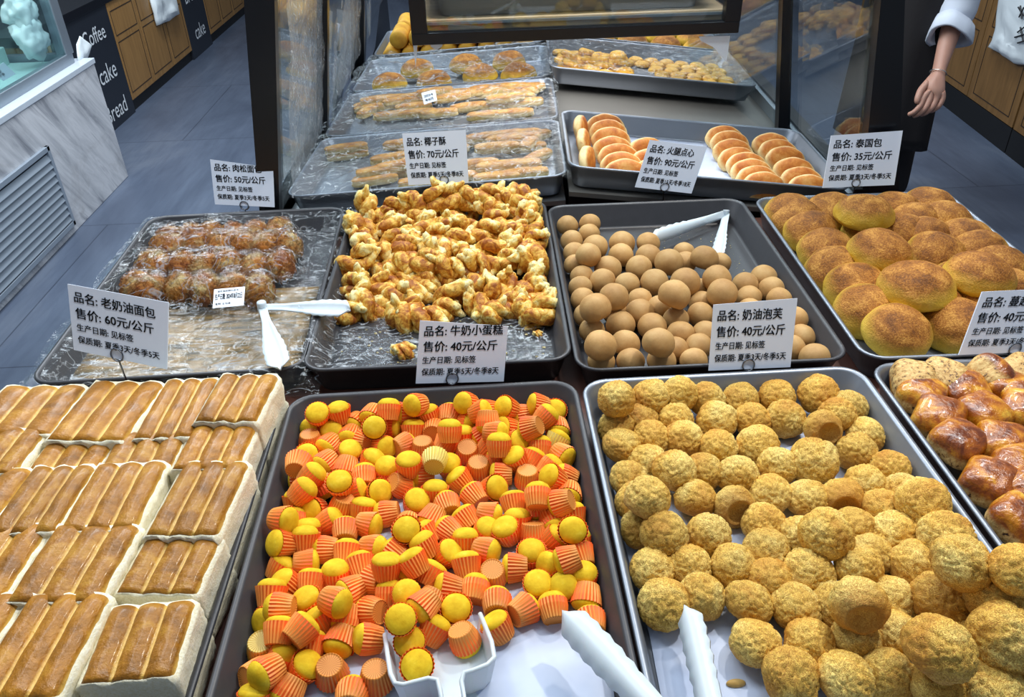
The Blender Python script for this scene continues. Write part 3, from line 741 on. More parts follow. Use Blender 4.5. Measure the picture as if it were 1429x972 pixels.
crow = rows_of([(c[0], c[1]) for c in CAKES], 14)
def look(ang, e):
    if e >= 40: return 'dome facing us'
    if e <= -25: return 'base facing us'
    a = ang % 360
    return 'dome to the ' + ('right' if a < 45 or a >= 315 else 'back' if a < 135 else 'left' if a < 225 else 'front')
PLATE = []
for i, (c, p) in enumerate(zip(CAKES, cpos)):
    r_, k = crow[i]; pale = c[4]
    a, e = math.radians(c[2]), math.radians(c[3])
    ax = cvec(math.cos(e)*math.cos(a), math.cos(e)*math.sin(a), math.sin(e))
    lab = '%s mini cake, %s, %s from left in %s heap row' % ('pale yellow' if pale else 'orange', look(c[2], c[3]), od(k), od(r_))
    t = empty('mini_cake', p, quat_z(ax, i*1.3), lab, 'cake', 'mini cakes heaped in the dark front tray')
    link('paper_cup', CUPP if pale else CUPS[i % 3], t, None, None, (1.02,)*3); link('cake_top', DOMES[(i*7) % 3], t, None, None, (1.02, 1.02, 0.98))

# ---- cream puffs
def puff_mat():
    t = NT('choux_crust'); c = t.coord('Object', rand=True); g = t.coord('Object'); x, y, z = t.sep(g)
    n = t.noise(c, 17, 3, 0.5, 0.5)
    v = t.new('ShaderNodeTexVoronoi', feature='DISTANCE_TO_EDGE'); t.set(v.inputs['Vector'], t.mix(0.12, c, t.new('ShaderNodeTexNoise').outputs['Color'])); v.inputs['Scale'].default_value = 95
    crack = t.rng(v.outputs['Distance'], 0.0, 0.16, 0, 1)
    col = t.ramp(n, [(0.30, S(206, 150, 58)), (0.48, S(234, 192, 90)), (0.66, S(246, 220, 128))])
    col = t.mix(t.math('MULTIPLY', t.math('SUBTRACT', 1.0, crack), 0.75), col, S(166, 102, 34))
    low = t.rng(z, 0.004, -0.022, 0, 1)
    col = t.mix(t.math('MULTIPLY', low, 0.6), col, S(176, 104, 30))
    col = t.hsv(col, v=t.rng(t.rand(), 0, 1, 0.88, 1.08))
    h = t.math('ADD', t.math('MULTIPLY', crack, 1.0), t.math('MULTIPLY', t.noise(c, 110, 3), 0.15))
    return t.finish(t.bsdf(col, 0.6, 0, 0.3, normal=t.bump(h, 0.45, 0.002)))
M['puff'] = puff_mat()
def puff_mesh(seed, fl, crater=False):
    bm = bmesh.new(); bmesh.ops.create_icosphere(bm, subdivisions=5, radius=1.0)
    for v in bm.verts:
        p = v.co.normalized(); s = Vector((seed*3.1, seed*1.3, 0))
        d = 1 + 0.08*noise.noise(p*1.3+s) + 0.035*noise.noise(p*3.0+s)
        vd = noise.voronoi((p+Vector((noise.noise(p*3+s), noise.noise(p*3-s), noise.noise(p*3.3)))*0.18)*2.9+s)[0]; cr = min(1.0, (vd[1]-vd[0])*5.5)
        d += 0.11*(cr-1)*(0.35+0.65*max(0, min(1, p.z+0.4))) + 0.007*noise.noise(p*11+s)
        q = Vector((p.x, p.y, p.z*fl))*d
        if crater and p.z < -0.3:
            rr = math.hypot(p.x, p.y); q.z += 0.55*max(0, 1-(rr/0.62)**2)
        elif p.z < -0.55: q.z = -0.55*fl + (q.z+0.55*fl)*0.35
        v.co = q*0.0305
    return bm_mesh('cream_puff', bm, M['puff'], True)
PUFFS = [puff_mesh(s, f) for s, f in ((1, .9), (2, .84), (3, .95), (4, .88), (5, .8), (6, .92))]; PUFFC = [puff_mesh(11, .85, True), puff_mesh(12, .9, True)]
def ptile(ox, oy, s, txt):
    o = []
    for w in txt.split():
        a = w.split(','); cr = a[-1] == 'c'; a = [float(q) for q in (a[:-1] if cr else a)]
        o.append((ox+a[0]*s, oy+a[1]*s, a[2]*s, cr))
    return o
PF = ptile(800, 500, .247, """170,260,80 265,235,80 430,225,110 600,215,95 735,210,90 940,220,105 1150,205,105 180,380,60 335,360,100 450,440,75 580,325,100 810,345,115 1010,350,80 1200,345,115 260,515,120
605,455,115 820,510,110 1040,495,120 400,605,85 580,630,125 260,690,80 740,650,70 420,800,125 260,820,70 690,800,110 915,665,120 915,850,120,c 1120,770,105 1150,610,70""")
PF += ptile(1100, 500, .247, """180,195,115 380,270,75 280,315,95 200,390,105,c 460,430,85 385,525,115 140,590,140 590,620,100 440,730,110 110,790,105 290,800,110,c 640,770,90 800,830,150 530,870,110""")
PF += ptile(850, 720, .405, """70,60,60 185,75,80 340,70,80 545,40,60 540,125,80 640,70,55 745,75,90 840,45,75 980,55,85 1160,60,90 1040,170,90 1220,165,95 860,165,82 920,130,50 120,180,72 265,180,70 435,180,75 560,215,55
685,210,92 650,305,85 165,310,92 315,275,80 485,295,86 760,300,55 860,310,95,c 975,290,68 1150,305,112 1345,270,100 505,440,90 690,440,90 850,430,90 990,410,65 1140,460,115 1360,430,115 625,555,100 820,560,100
975,555,75 1120,590,105 1320,590,115 1230,450,75 1410,560,60 1420,180,80""")
def dist_at(T, px, py, h): return float((np.array(T.hit(px, py, h))-CAM) @ FWD)
pfi = []
for (x, y, r, cr) in PF:
    d = dist_at(F3, x, y, 0.05); rr = min(0.0335, max(0.0245, r*d/F_PX*1.0)); pfi.append((x, y, rr, 0.5+max(0, (rr-0.027)*120)))
ppos = settle(F3, pfi, k=0.85, hbias=0.035, stick=0.4)
prow = rows_of([(c[0], c[1]) for c in PF], 11)
for i, (c, it, p) in enumerate(zip(PF, pfi, ppos)):
    r_, k = prow[i]
    if c[3]: rot = quat_z(-cvec(-0.1, -0.45, 0.9) if i % 2 else -cvec(0.15, -0.25, 0.9), i)
    else: rot = quat_z(Vector((random.uniform(-.5, .5), random.uniform(-.7, .3), 1)), random.uniform(0, 6.28))
    m = PUFFC[i % 2] if c[3] else PUFFS[(i*5) % 6]
    lab = '%s, %s from left in %s row of silver front tray' % ('hollow upturned cream puff' if c[3] else 'cracked golden cream puff', od(k), od(r_))
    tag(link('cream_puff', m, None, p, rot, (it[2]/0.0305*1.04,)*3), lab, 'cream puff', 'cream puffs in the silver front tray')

# ---- smooth brown puffs
M['ball'] = mottled('biscuit_crust', [(0.25, S(166, 122, 70)), (0.5, S(188, 146, 90)), (0.8, S(204, 168, 112))], 26, 0.62, 4, 0.4, 0.0008, 420, vary=0.1, spec=0.35)
def ball_mesh(seed):
    bm = bmesh.new(); bmesh.ops.create_icosphere(bm, subdivisions=4, radius=1.0)
    for v in bm.verts:
        p = v.co.normalized(); d = 1+0.035*noise.noise(p*1.4+Vector((seed*2.3, 0, 0)))+0.008*noise.noise(p*7+Vector((seed, 0, 0)))
        q = p*d; q.z *= 0.94
        if q.z < -0.6: q.z = -0.6+(q.z+0.6)*0.4
        v.co = q*0.026
    return bm_mesh('round_puff', bm, M['ball'], True)
BALLS = [ball_mesh(s) for s in range(5)]
BF = ptile(740, 240, .3293, """158,230,46 252,222,46 250,265,46 175,295,48 275,320,54 185,345,46 253,362,52 178,400,40 388,305,55 385,355,53 500,305,50 500,360,55 590,380,60 650,350,45 735,365,58 800,390,34 655,390,40 460,408,55
320,415,58 220,440,50 305,460,56 210,490,50 410,478,54 525,470,60 660,468,62 785,455,58 210,545,48 355,530,60 610,525,66 810,512,62 470,550,52 725,555,48 910,480,55 995,445,55 1028,495,55 925,535,55 1060,535,50
275,580,64 205,615,36 455,600,62 545,570,40 365,600,36 615,625,54 720,605,55 382,650,62 515,655,62 645,690,60 262,675,55 272,740,66 403,730,63 545,725,66 625,750,40 700,745,48 735,690,36 300,810,55 425,805,60
555,805,62 690,800,58 1165,700,55 1140,620,40 1115,740,40 1200,780,65 715,510,44 850,620,58 950,650,58 1050,640,58 850,740,58 1000,750,58 930,590,50""")
bfi = []
for (x, y, r, cr) in BF:
    d = dist_at(T3, x, y, 0.04); rr = min(0.0262, max(0.0212, r*d/F_PX*1.03)); bfi.append((x, y, rr, 0.3+max(0, (rr-0.021)*200)))
bpos = settle(T3, bfi, k=0.93, hbias=0.03, stick=0.4)
brow = rows_of([(c[0], c[1]) for c in BF], 10)
for i, (c, it, p) in enumerate(zip(BF, bfi, bpos)):
    r_, k = brow[i]
    rot = quat_z(Vector((random.uniform(-.5, .5), random.uniform(-.5, .5), 1)), random.uniform(0, 6.28))
    tag(link('round_puff', BALLS[i % 5], None, p, rot, (it[2]/0.026,)*3), 'smooth round brown puff, %s from left in %s row of the dark tray' % (od(k), od(r_)), 'cream puff', 'smooth brown puffs in the dark middle tray')

# ---- twisted pastries
def twist_mat():
    t = NT('twist_pastry'); c = t.coord('Object', rand=True)
    n = t.noise(c, 55, 5, 0.65, 0.8); f = t.noise(c, 190, 4, 0.7)
    xx = t.sep(t.coord('Object'))[0]; pale = t.rng(t.math('ABSOLUTE', xx), 0.014, 0.030, -0.045, 0.13)
    col = t.ramp(t.math('ADD', n, pale), [(0.34, S(146, 76, 16)), (0.44, S(198, 130, 38)), (0.54, S(232, 188, 84)), (0.66, S(246, 232, 166))])
    col = t.mix(t.rng(f, 0.54, 0.66, 0, 0.7), col, S(148, 78, 18))
    return t.finish(t.bsdf(col, 0.55, 0, 0.35, normal=t.bump(f, 0.5, 0.0015)))
M['twist'] = twist_mat()
def twist_mesh(seed, L=0.066, turns=1.1, bend=0.4):
    rnd = random.Random(seed); mb = MB()
    for s in (0, 1):
        pts, rad = [], []
        for i in range(21):
            u = i/20; a = turns*2*PI*u+s*PI + seed; x = (u-0.5)*L
            R_ = 0.0085*(0.55+0.9*math.sin(PI*min(1, max(0, u*1.02))))
            if u > 0.8 and s == 0: R_ *= 1.25
            yb = bend*L*((u-0.5)**2-0.1)
            pts.append((x, yb+R_*math.cos(a), R_*0.85*math.sin(a)))
            rad.append((0.0046+0.0068*math.sin(PI*u)**0.6)*(1+0.16*math.sin(9*u+seed*2+s)))
        mb.tube(pts, rad, 12)
    for k in range(2):   # flaky ends that stick out
        e = (-1)**k; a = rnd.uniform(-.9, .9)
        mb.tube([(e*L*0.28, 0.004, 0.004), (e*L*0.42, 0.007*math.sin(a), 0.010), (e*L*0.56, 0.014*math.sin(a), 0.013+0.005*rnd.random())], [0.008, 0.0072, 0.0034], 10)
    bm = mb.bm
    bmesh.ops.subdivide_edges(bm, edges=[e for e in bm.edges if e.calc_length() > 0.003], cuts=1, use_grid_fill=True)
    for v in bm.verts:
        v.co += Vector((noise.noise(v.co*190+Vector((seed, 0, 0))), noise.noise(v.co*190+Vector((0, seed, 9))), noise.noise(v.co*190+Vector((7, 0, seed)))))*0.0022
    return bm_mesh('twisted_pastry', bm, M['twist'], True)
TWISTS = [twist_mesh(s, l, t_, b) for s, l, t_, b in ((1, .066, 1.1, .3), (2, .06, 1.4, .8), (3, .07, .9, -.5), (4, .058, 1.3, 1.1), (5, .064, 1.0, .1))]
TF = []
for w in """345,150,110 300,235,150 390,195,-20 320,285,-60 280,370,30 350,330,-45 455,155,30 500,190,-75 560,130,-10 465,290,40 400,330,-30 500,330,60 590,245,80 635,110,70 620,170,110 690,120,80 660,240,50 720,210,-20 780,100,0 750,160,30
850,110,20 930,95,-10 1000,100,-20 1060,140,-45 1085,200,-75 880,190,45 940,160,0 1010,200,70 1065,240,80 770,240,-40 830,260,30 900,240,0 980,260,60 1080,300,40 870,320,20 960,330,75 920,370,45 1000,340,-70 1060,370,-30 700,350,-40 760,360,-60
640,330,-30 590,380,40 680,400,-20 810,400,-50 860,420,30 500,400,0 540,430,30 430,430,-20 600,440,10 690,470,5 760,460,30 470,480,20 290,450,-60 310,520,80 250,480,50 380,510,60 450,540,30 260,600,30 350,580,-50 540,510,10 580,490,20
530,590,70 500,620,-45 690,560,60 650,590,20 740,530,60 830,500,-20 880,520,-60 950,500,-70 820,580,-40 930,570,30 1020,500,30 1060,550,60 1110,480,-85 1090,600,40 1020,590,-60 860,590,20 590,620,-10 420,250,60 540,200,20 860,150,-30 1000,150,30 720,290,20 560,300,-30 620,290,60""".split():
    a = [float(q) for q in w.split(',')]; TF.append((400+a[0]*.3291, 240+a[1]*.3291, a[2]))
tfi = [(x, y, 0.0205, 1.2 if y < 375 else 0.3) for (x, y, a) in TF]
tpos = settle(T2, tfi, k=0.82, hbias=0.045, g=0.0008, iters=200, floor=-0.004)
trow = rows_of(TF, 9)
for i, (c, p) in enumerate(zip(TF, tpos)):
    r_, k = trow[i]; a = math.radians(c[2])
    d = cvec(math.cos(a), math.sin(a), 0.25*math.sin(i*2.1)).normalized()
    rot = d.to_track_quat('X', 'Z') @ Quaternion((1, 0, 0), i*0.9)
    tag(link('twisted_pastry', TWISTS[(i*3) % 5], None, p, rot, (1.12+0.14*math.sin(i*1.7),)*3), 'golden twisted pastry, %s from left in %s row of its heap' % (od(k), od(r_)), 'pastry', 'twisted pastries in the dark middle tray')
for (x, y, sc, lab) in ((562, 488, .8, 'broken pale twist end lying alone beside the middle price card'), (750, 465, .35, 'tiny yellow crumb piece at the right in the twist tray')):
    h = T2.hit(x, y, 0.003+0.011*sc)
    tag(link('twist_piece', TWISTS[3], None, h, Euler((0.4, 0.2, 0.6)), (sc*0.75, sc, sc*0.8)), lab, 'pastry')

# ---- big brown-topped buns
def bun_mat():
    t = NT('sugar_top_bun'); c = t.coord('Object', rand=True); g = t.coord('Object'); x, y, z = t.sep(g)
    n = t.noise(c, 30, 5, 0.6, 0.4); f = t.noise(c, 330, 3, 0.7)
    top = t.ramp(t.math('ADD', t.math('MULTIPLY', n, 0.55), t.math('MULTIPLY', f, 0.45)), [(0.38, S(104, 58, 14)), (0.5, S(158, 98, 30)), (0.62, S(206, 148, 66))])
    side = t.ramp(n, [(0.3, S(214, 164, 36)), (0.7, S(240, 208, 86))])
    zz = t.math('ADD', z, t.math('MULTIPLY', t.math('SUBTRACT', n, 0.5), 0.03))
    zz = t.math('ADD', zz, t.math('MULTIPLY', t.math('SUBTRACT', t.rand(), 0.5), 0.010))
    col = t.mix(t.rng(zz, 0.002, 0.026, 0, 1), side, top)
    h = t.math('ADD', f, t.math('MULTIPLY', n, 0.7))
    return t.finish(t.bsdf(col, 0.6, 0, 0.3, normal=t.bump(h, 0.7, 0.003)))
M['bun'] = bun_mat()
def bun_mesh(seed):
    bm = bmesh.new(); bmesh.ops.create_icosphere(bm, subdivisions=5, radius=1.0)
    for v in bm.verts:
        p = v.co.normalized(); d = 1+0.06*noise.noise(p*1.2+Vector((seed*2.9, 0, 0)))+0.025*noise.noise(p*3.1+Vector((seed, 0, 5)))+0.006*noise.noise(p*13)
        q = Vector((p.x*d, p.y*d, p.z*(0.74 if p.z > 0 else 0.42)*d))
        v.co = q*0.058
    return bm_mesh('big_bun', bm, M['bun'], True)
BUNS = [bun_mesh(s) for s in range(5)]
BUN = []   # px, py, radius px, layer height, lean direction
for w in """225,175,85,0 290,240,95,0 355,300,105,0 430,390,120,0 470,480,105,0 570,570,120,0 430,180,85,0 760,200,75,0 860,260,100,0 910,330,110,0 950,410,110,0 960,180,125,0 860,140,70,0 1100,250,125,0 1180,340,130,0 1200,400,115,0 1370,480,115,0 620,680,115,0 1060,750,130,0
640,300,100,0 790,310,100,0 720,500,110,0 800,560,115,0 930,650,120,0 1060,560,120,0 1180,640,120,0 770,780,160,.2 610,210,140,1 685,390,150,1 1170,510,165,1 865,565,178,1 1290,720,150,0 1300,600,120,0""".split():
    a = [float(q) for q in w.split(',')]; BUN.append((1029+a[0]*.288, 240+a[1]*.288, a[2]*.288, a[3]))
brw = rows_of(BUN, 6)
for i, (x, y, r, lv) in enumerate(BUN):
    h = 0.030 + lv*0.036; d = dist_at(T4, x, y, h); rr = r*d/F_PX
    p = T4.hit(x, y, h); u, v = T4.local(p).x, T4.local(p).y
    if lv < 0.1: u = min(max(u, 0.058), T4.w-0.058); v = min(max(v, 0.055), T4.d-0.055)
    p = T4.P(u, v, h)
    ax = Vector((random.uniform(-.12, .12), random.uniform(-.1, .1), 1)) if lv else Vector((-0.22+random.uniform(-.1, .1), -0.36, 1))
    if lv == .2: ax = Vector((-0.05, -0.45, 1))
    r_, k = brw[i]
    where = 'on top of others' if lv >= 1 else 'below'
    s = max(0.84, min(1.02, rr/0.058))*(1.06 if lv < .1 else 1)
    tag(link('big_bun', BUNS[i % 5], None, p, quat_z(ax, i*1.1), (s, s, s*(0.95 if lv else 1.0))), 'big brown-topped bun %s, %s from left in %s row' % (where, od(k), od(r_)), 'bun', 'big brown-topped buns in the silver middle tray')

# crumbs left on the two dark trays
def crumbs(T, n, u0, u1, v0, v1, r0, r1, mat, label, seed):
    rnd = random.Random(seed); bm = bmesh.new()
    for _ in range(n):
        p = T.P(u0+(u1-u0)*rnd.random(), v0+(v1-v0)*rnd.random()**1.4, 0.0045); r = r0+(r1-r0)*rnd.random()**3
        bmesh.ops.create_icosphere(bm, subdivisions=1, radius=r, matrix=Matrix.Translation(p) @ Matrix.Diagonal((1.3, 0.9, 0.7, 1)))
    tag(link('crumbs', bm_mesh('crumbs', bm, mat)), label, 'crumbs', None, 'stuff')
M['crumb'] = plain('pale_crumb', S(226, 202, 132), 0.7)
crumbs(T2, 150, 0.03, 0.37, 0.03, 0.22, 0.0005, 0.0026, M['crumb'], 'pale crumbs scattered on the bare front of the twist tray', 3)
crumbs(T3, 120, 0.22, 0.36, 0.28, 0.52, 0.0004, 0.0016, M['crumb'], 'fine crumbs in the empty corner of the round puff tray', 4)

# ---- glazed raisin rolls
def roll_mat():
    t = NT('glazed_roll'); c = t.coord('Object', rand=True); g = t.coord('Object'); x, y, z = t.sep(g)
    n = t.noise(c, 32, 5, 0.6, 0.6); f = t.noise(c, 150, 4, 0.7)
    top = t.ramp(n, [(0.36, S(104, 46, 8)), (0.48, S(156, 82, 14)), (0.58, S(196, 126, 24)), (0.7, S(222, 172, 56))])
    crumb = t.ramp(f, [(0.36, S(58, 34, 22)), (0.43, S(196, 150, 84)), (0.65, S(228, 196, 128))])
    zz = t.math('ADD', z, t.math('MULTIPLY', t.math('SUBTRACT', n, 0.5), 0.014))
    fac = t.rng(zz, 0.000, 0.006, 0, 1)
    col = t.mix(fac, crumb, top)
    ro = t.rng(fac, 0, 1, 0.6, 0.3)
    return t.finish(t.bsdf(col, ro, 0, 0.5, coat=t.math('MULTIPLY', fac, 0.45), normal=t.bump(t.noise(c, 60, 4), 0.6, 0.006)))
M['roll'] = roll_mat()
def roll_mesh(seed):
    bm = bmesh.new(); bmesh.ops.create_icosphere(bm, subdivisions=4, radius=1.0)
    for v in bm.verts:
        p = v.co.normalized(); e = 4.0
        k = (abs(p.x)**e+abs(p.y)**e+abs(p.z)**2.4)**(-1/3.3)
        q = p*min(1.25, k); q.z *= 0.62 if q.z > 0 else 0.55
        d = 1+0.05*noise.noise(p*1.7+Vector((seed*3.3, 0, 0)))
        v.co = q*0.034*d
    return bm_mesh('glazed_roll', bm, M['roll'], True)
ROLLS = [roll_mesh(s) for s in range(4)]
RL = []   # px,py, tilt style: 0 flat, 1 crumb end up
for w in """630,75,1 850,90,1 1100,70,2 1280,75,1 700,215,0 990,190,0 1250,190,0 800,340,0 1100,320,0 1330,310,0 930,480,0 1210,490,0 1360,620,0 1070,710,0 1290,660,0 1190,930,0 1340,900,0""".split():
    a = [float(q) for q in w.split(',')]; RL.append((1100+a[0]*.247, 500+a[1]*.247, int(a[2])))
RL += [(1428, 560, 0), (1440, 690, 0), (1424, 800, 0), (1445, 800, 0), (1395, 720+58, 0)] [:3]
rrw = rows_of(RL, 7)
for i, (x, y, st) in enumerate(RL):
    h = 0.040 if st == 0 else 0.046
    p = F4.hit(x, y, h); l = F4.local(p); u = min(max(l.x, 0.05), F4.w-0.05); v = min(max(l.y, 0.05), F4.d-0.042)
    p = F4.P(u, v, h)
    if st == 0: rot = quat_z(Vector((random.uniform(-.15, .15), -0.15+random.uniform(-.1, .1), 1)), random.uniform(-.25, .25)); sc = (0.90, 0.90, 1.15)
    elif st == 1: rot = quat_z(Vector((0.1, 0.35, -1)), 0.3*i); sc = (0.85, 0.85, 1.25)
    else: rot = quat_z(Vector((0.85, 0.25, 0.5)), 0.3); sc = (0.85, 0.85, 1.3)
    r_, k = rrw[i]
    tag(link('glazed_roll', ROLLS[i % 4], None, p, rot, sc), '%s, %s from left in %s row, right edge' % ('raisin roll with cut crumb up' if st else 'glossy glazed raisin roll', od(k), od(r_)), 'roll', 'glazed raisin rolls at the right edge')
# a lower layer that the top one rests on

# ---- cream loaves: three glazed ridges on a cream side
def crust_mat():
    t = NT('glazed_crust'); g = t.coord('Object'); x, y, z = t.sep(g); c = t.coord('Object', rand=True)
    n = t.noise(c, 3.2, 4, 0.6, 0.4)
    lob = t.math('ABSOLUTE', t.math('SINE', t.math('MULTIPLY', t.math('ADD', x, 0.5), 3*PI)))
    col = t.ramp(n, [(0.3, S(124, 78, 12)), (0.5, S(162, 106, 24)), (0.75, S(194, 142, 50))])
    col = t.mix(t.rng(lob, 0.04, 0.26, 0.8, 0), col, S(226, 184, 92))
    col = t.hsv(col, v=t.rng(t.rand(), 0, 1, 0.86, 1.1))
    return t.finish(t.bsdf(col, 0.36, 0, 0.3, coat=0.14, coat_rough=0.12, normal=t.bump(t.noise(c, 9, 5, 0.6), 0.35, 0.01)))
M['crust'] = crust_mat()
def cream_mat():
    t = NT('coconut_cream'); c = t.coord('Object', rand=True); f = t.noise(c, 30, 5, 0.7)
    col = t.ramp(f, [(0.3, S(228, 216, 178)), (0.5, S(242, 234, 206)), (0.7, S(248, 244, 228))])
    return t.finish(t.bsdf(col, 0.8, 0, 0.2, normal=t.bump(f, 0.4, 0.006)))
M['cream'] = cream_mat()
def loaf_meshes(seed):
    nx, ny = 36, 14; V, Fc = [], []
    def top(x, y):
        lob = abs(math.sin((x+0.5)*3*PI)); e = 1-abs(2*y)**6*0.35
        s = Vector((x*3, y*3, seed*7.7))
        return 0.40+0.085*lob**0.55*e + 0.012*noise.noise(s*2) - 0.03*max(0, abs(2*x)-0.90)/0.10
    for j in range(ny+1):
        for i in range(nx+1):
            x, y = i/nx-0.5, j/ny-0.5
            lob = abs(math.sin((x+0.5)*3*PI)); yy = y*(1+0.05*lob**0.5*abs(2*y)**3)
            V.append((x+0.012*noise.noise(Vector((y*4, seed, 1))), yy, top(x, y)))
    N = nx+1
    for j in range(ny):
        for i in range(nx): a = j*N+i; Fc.append((a, a+1, a+N+1, a+N))
    off = len(V)     # the crust has a thin underside
    V += [(v[0]*0.985, v[1]*0.985, v[2]-0.05) for v in V]
    for j in range(ny):
        for i in range(nx): a = off+j*N+i; Fc.append((a, a+N, a+N+1, a+1))
    edge = [i for i in range(N)]+[j*N+nx for j in range(1, ny+1)]+[ny*N+i for i in range(nx-1, -1, -1)]+[j*N for j in range(ny-1, 0, -1)]
    for a, b in zip(edge, edge[1:]+edge[:1]): Fc.append((b, a, a+off, b+off))
    cr = mesh_of('glazed_crust', V, Fc, M['crust'], True)
    bm = bmesh.new(); bmesh.ops.create_cube(bm, size=1.0)
    bmesh.ops.subdivide_edges(bm, edges=bm.edges, cuts=13, use_grid_fill=True)
    for v in bm.verts:
        p = v.co.copy(); f = 1.045
        x, y = p.x*f, p.y*f; zt = min(top(max(-.5, min(.5, p.x)), max(-.5, min(.5, p.y)))-(0.002 if max(abs(p.x), abs(p.y)) > 0.47 else 0.06), 0.52)
        z = -0.5+(p.z+0.5)*(zt+0.5)
        d = 0.022*noise.noise(p*9+Vector((seed, 0, 0)))+0.014*noise.noise(p*23)
        v.co = Vector((x+(d if abs(p.x) > .49 else 0), y+(d if abs(p.y) > .49 else 0), z+(d*0.3 if p.z > .49 else 0)))
    return cr, bm_mesh('cream_body', bm, M['cream'], True)
LOAF = [loaf_meshes(s) for s in (1, 2, 3)]
LQ = [('r1', [(-20, 84), (222, 80), (160, 203), (-90, 205)], 0), ('r1', [(232, 72), (432, 72), (386, 222), (160, 215)], .003), ('r1', [(455, 66), (614, 62), (562, 208), (398, 215)], .001), ('r1', [(627, 48), (802, 48), (772, 168), (578, 165)], .010),
      ('r2', [(-90, 206), (112, 200), (55, 318), (-150, 320)], 0), ('r2', [(140, 228), (330, 224), (276, 312), (72, 316)], -.006), ('r2', [(345, 217), (532, 204), (492, 304), (277, 308)], -.004), ('r2', [(562, 180), (756, 180), (712, 303), (508, 306)], 0),
      ('r3', [(-190, 325), (58, 322), (-18, 485), (-280, 485)], 0), ('r3', [(64, 318), (244, 312), (178, 480), (-14, 484)], .002), ('r3', [(256, 310), (470, 300), (390, 470), (182, 478)], .002), ('r3', [(522, 303), (716, 304), (666, 490), (438, 490)], .002),
      ('r4', [(-150, 490), (108, 484), (26, 678), (-250, 685)], 0), ('r4', [(130, 486), (386, 484), (286, 682), (36, 680)], .002), ('r4', [(436, 512), (652, 518), (592, 662), (330, 660)], -.006),
      ('r5', [(-250, 695), (14, 690), (-74, 950), (-360, 955)], 0), ('r5', [(30, 693), (270, 690), (198, 950), (-56, 952)], .003), ('r5', [(332, 712), (590, 706), (520, 886), (226, 928)], -.004)]
LW = {'r1': 'back', 'r2': 'second', 'r3': 'third', 'r4': 'fourth', 'r5': 'front'}
cnt = {}
for i, (rw, qd, dz) in enumerate(LQ):
    zt = 0.938+dz; zb_ = F1.o.z+0.004
    P = [at_z(x*.4855, 500+y*.4855, zt) for x, y in qd]
    c = sum(P, Vector())/4; w = ((P[1]-P[0]).length+(P[2]-P[3]).length)/2; d = ((P[3]-P[0]).length+(P[2]-P[1]).length)/2
    w *= 1.04; d *= 1.10
    if i in (3, 7, 11, 14, 17): w *= 0.93; c = c + (P[0]-P[1]).normalized()*0.007
    ux = (P[1]-P[0]+P[2]-P[3]).normalized(); yaw = math.atan2(ux.y, ux.x)
    H = (zt-zb_)/0.97
    k = cnt.get(rw, 0); cnt[rw] = k+1
    t = empty('cream_loaf', (c.x, c.y, zb_+H*0.5), Quaternion((0, 0, 1), yaw), 'slice of ridged glazed cream loaf, %s from left in the %s row' % (od(k), LW[rw]), 'bread', 'sliced cream loaves in the front left tray')
    a, b = LOAF[i % 3]
    hb = (zt-zb_)
    link('glazed_crust', a, t, (0, 0, 0), None, (w*0.975, d*0.965, H)); link('cream_body', b, t, (0, 0, 0), None, (w, d, H))

# ---- floss buns under plastic
def floss_mat():
    t = NT('meat_floss'); c = t.coord('Object', rand=True); n = t.noise(c, 24, 4, 0.6, 0.5); f = t.noise(t.coord('Object', (4, 1, 4), True), 160, 4, 0.7, 1.5)
    col = t.ramp(n, [(0.32, S(172, 94, 32)), (0.48, S(214, 142, 62)), (0.64, S(236, 208, 142))])
    col = t.mix(t.rng(f, 0.4, 0.65, 0.35, 0), col, S(120, 62, 22))
    return t.finish(t.bsdf(col, 0.8, 0, 0.2, normal=t.bump(f, 0.9, 0.004)))
M['floss'] = floss_mat()
M['bun_side'] = mottled('bun_crumb', [(0.3, S(204, 160, 84)), (0.7, S(228, 196, 126))], 20, 0.6, 4, 0.2)
def floss_bun(seed):
    bm = bmesh.new(); bmesh.ops.create_icosphere(bm, subdivisions=5, radius=1.0)
    for v in bm.verts:
        p = v.co.normalized(); s = Vector((seed*2.1, 0, 0))
        q = Vector((p.x*0.024, p.y*0.040, p.z*0.024))
        q *= 1+0.10*noise.noise(p*2.2+s)+0.13*abs(noise.noise(p*7+s))+0.09*abs(noise.noise(p*16+s))
        if q.z < -0.016: q.z = -0.016
        v.co = q
    rnd = random.Random(seed); base = [v.co.copy() for v in bm.verts if v.co.z > -0.012]
    mb = MB(); mb.bm.free(); mb.bm = bm
    for _ in range(330):
        p = rnd.choice(base); nn = Vector((p.x/0.024, p.y/0.040, p.z/0.024)).normalized()
        tg = nn.cross(Vector((rnd.uniform(-1, 1), rnd.uniform(-1, 1), rnd.uniform(-1, 1)))).normalized(); L = rnd.uniform(0.006, 0.014)
        mb.tube([p, p+tg*L*0.5+nn*0.0035, p+tg*L+nn*rnd.uniform(-0.001, 0.003)], [0.0006, 0.0005, 0.0002], 4, cap=False)
    return bm_mesh('floss_bun', bm, M['floss'], True)
FB = [floss_bun(s) for s in range(4)]
def bun_core():
    V, Fc = lathe([(0.004, -0.0415), (0.0165, -0.039), (0.0185, -0.030), (0.019, 0.030), (0.0165, 0.039), (0.004, 0.0415)], 16)
    return mesh_of('bun_end', [(v[0], v[2], v[1]*0.85-0.001) for v in V], [f[::-1] for f in Fc], M['bun_side'], True)
CORE = bun_core()
FL = []
for row, (yy, xs) in enumerate(((150, (690, 800, 880, 965, 1060, 1150)), (228, (625, 712, 805, 900, 1000, 1090, 1180)), (308, (545, 645, 745, 840, 935, 1040, 1150)), (398, (500, 610, 735, 840, 950, 1060)))):
    for k, x in enumerate(xs): FL.append((x*.3395, 260+yy*.3395+(k % 2)*3, row, k))
FLP = []
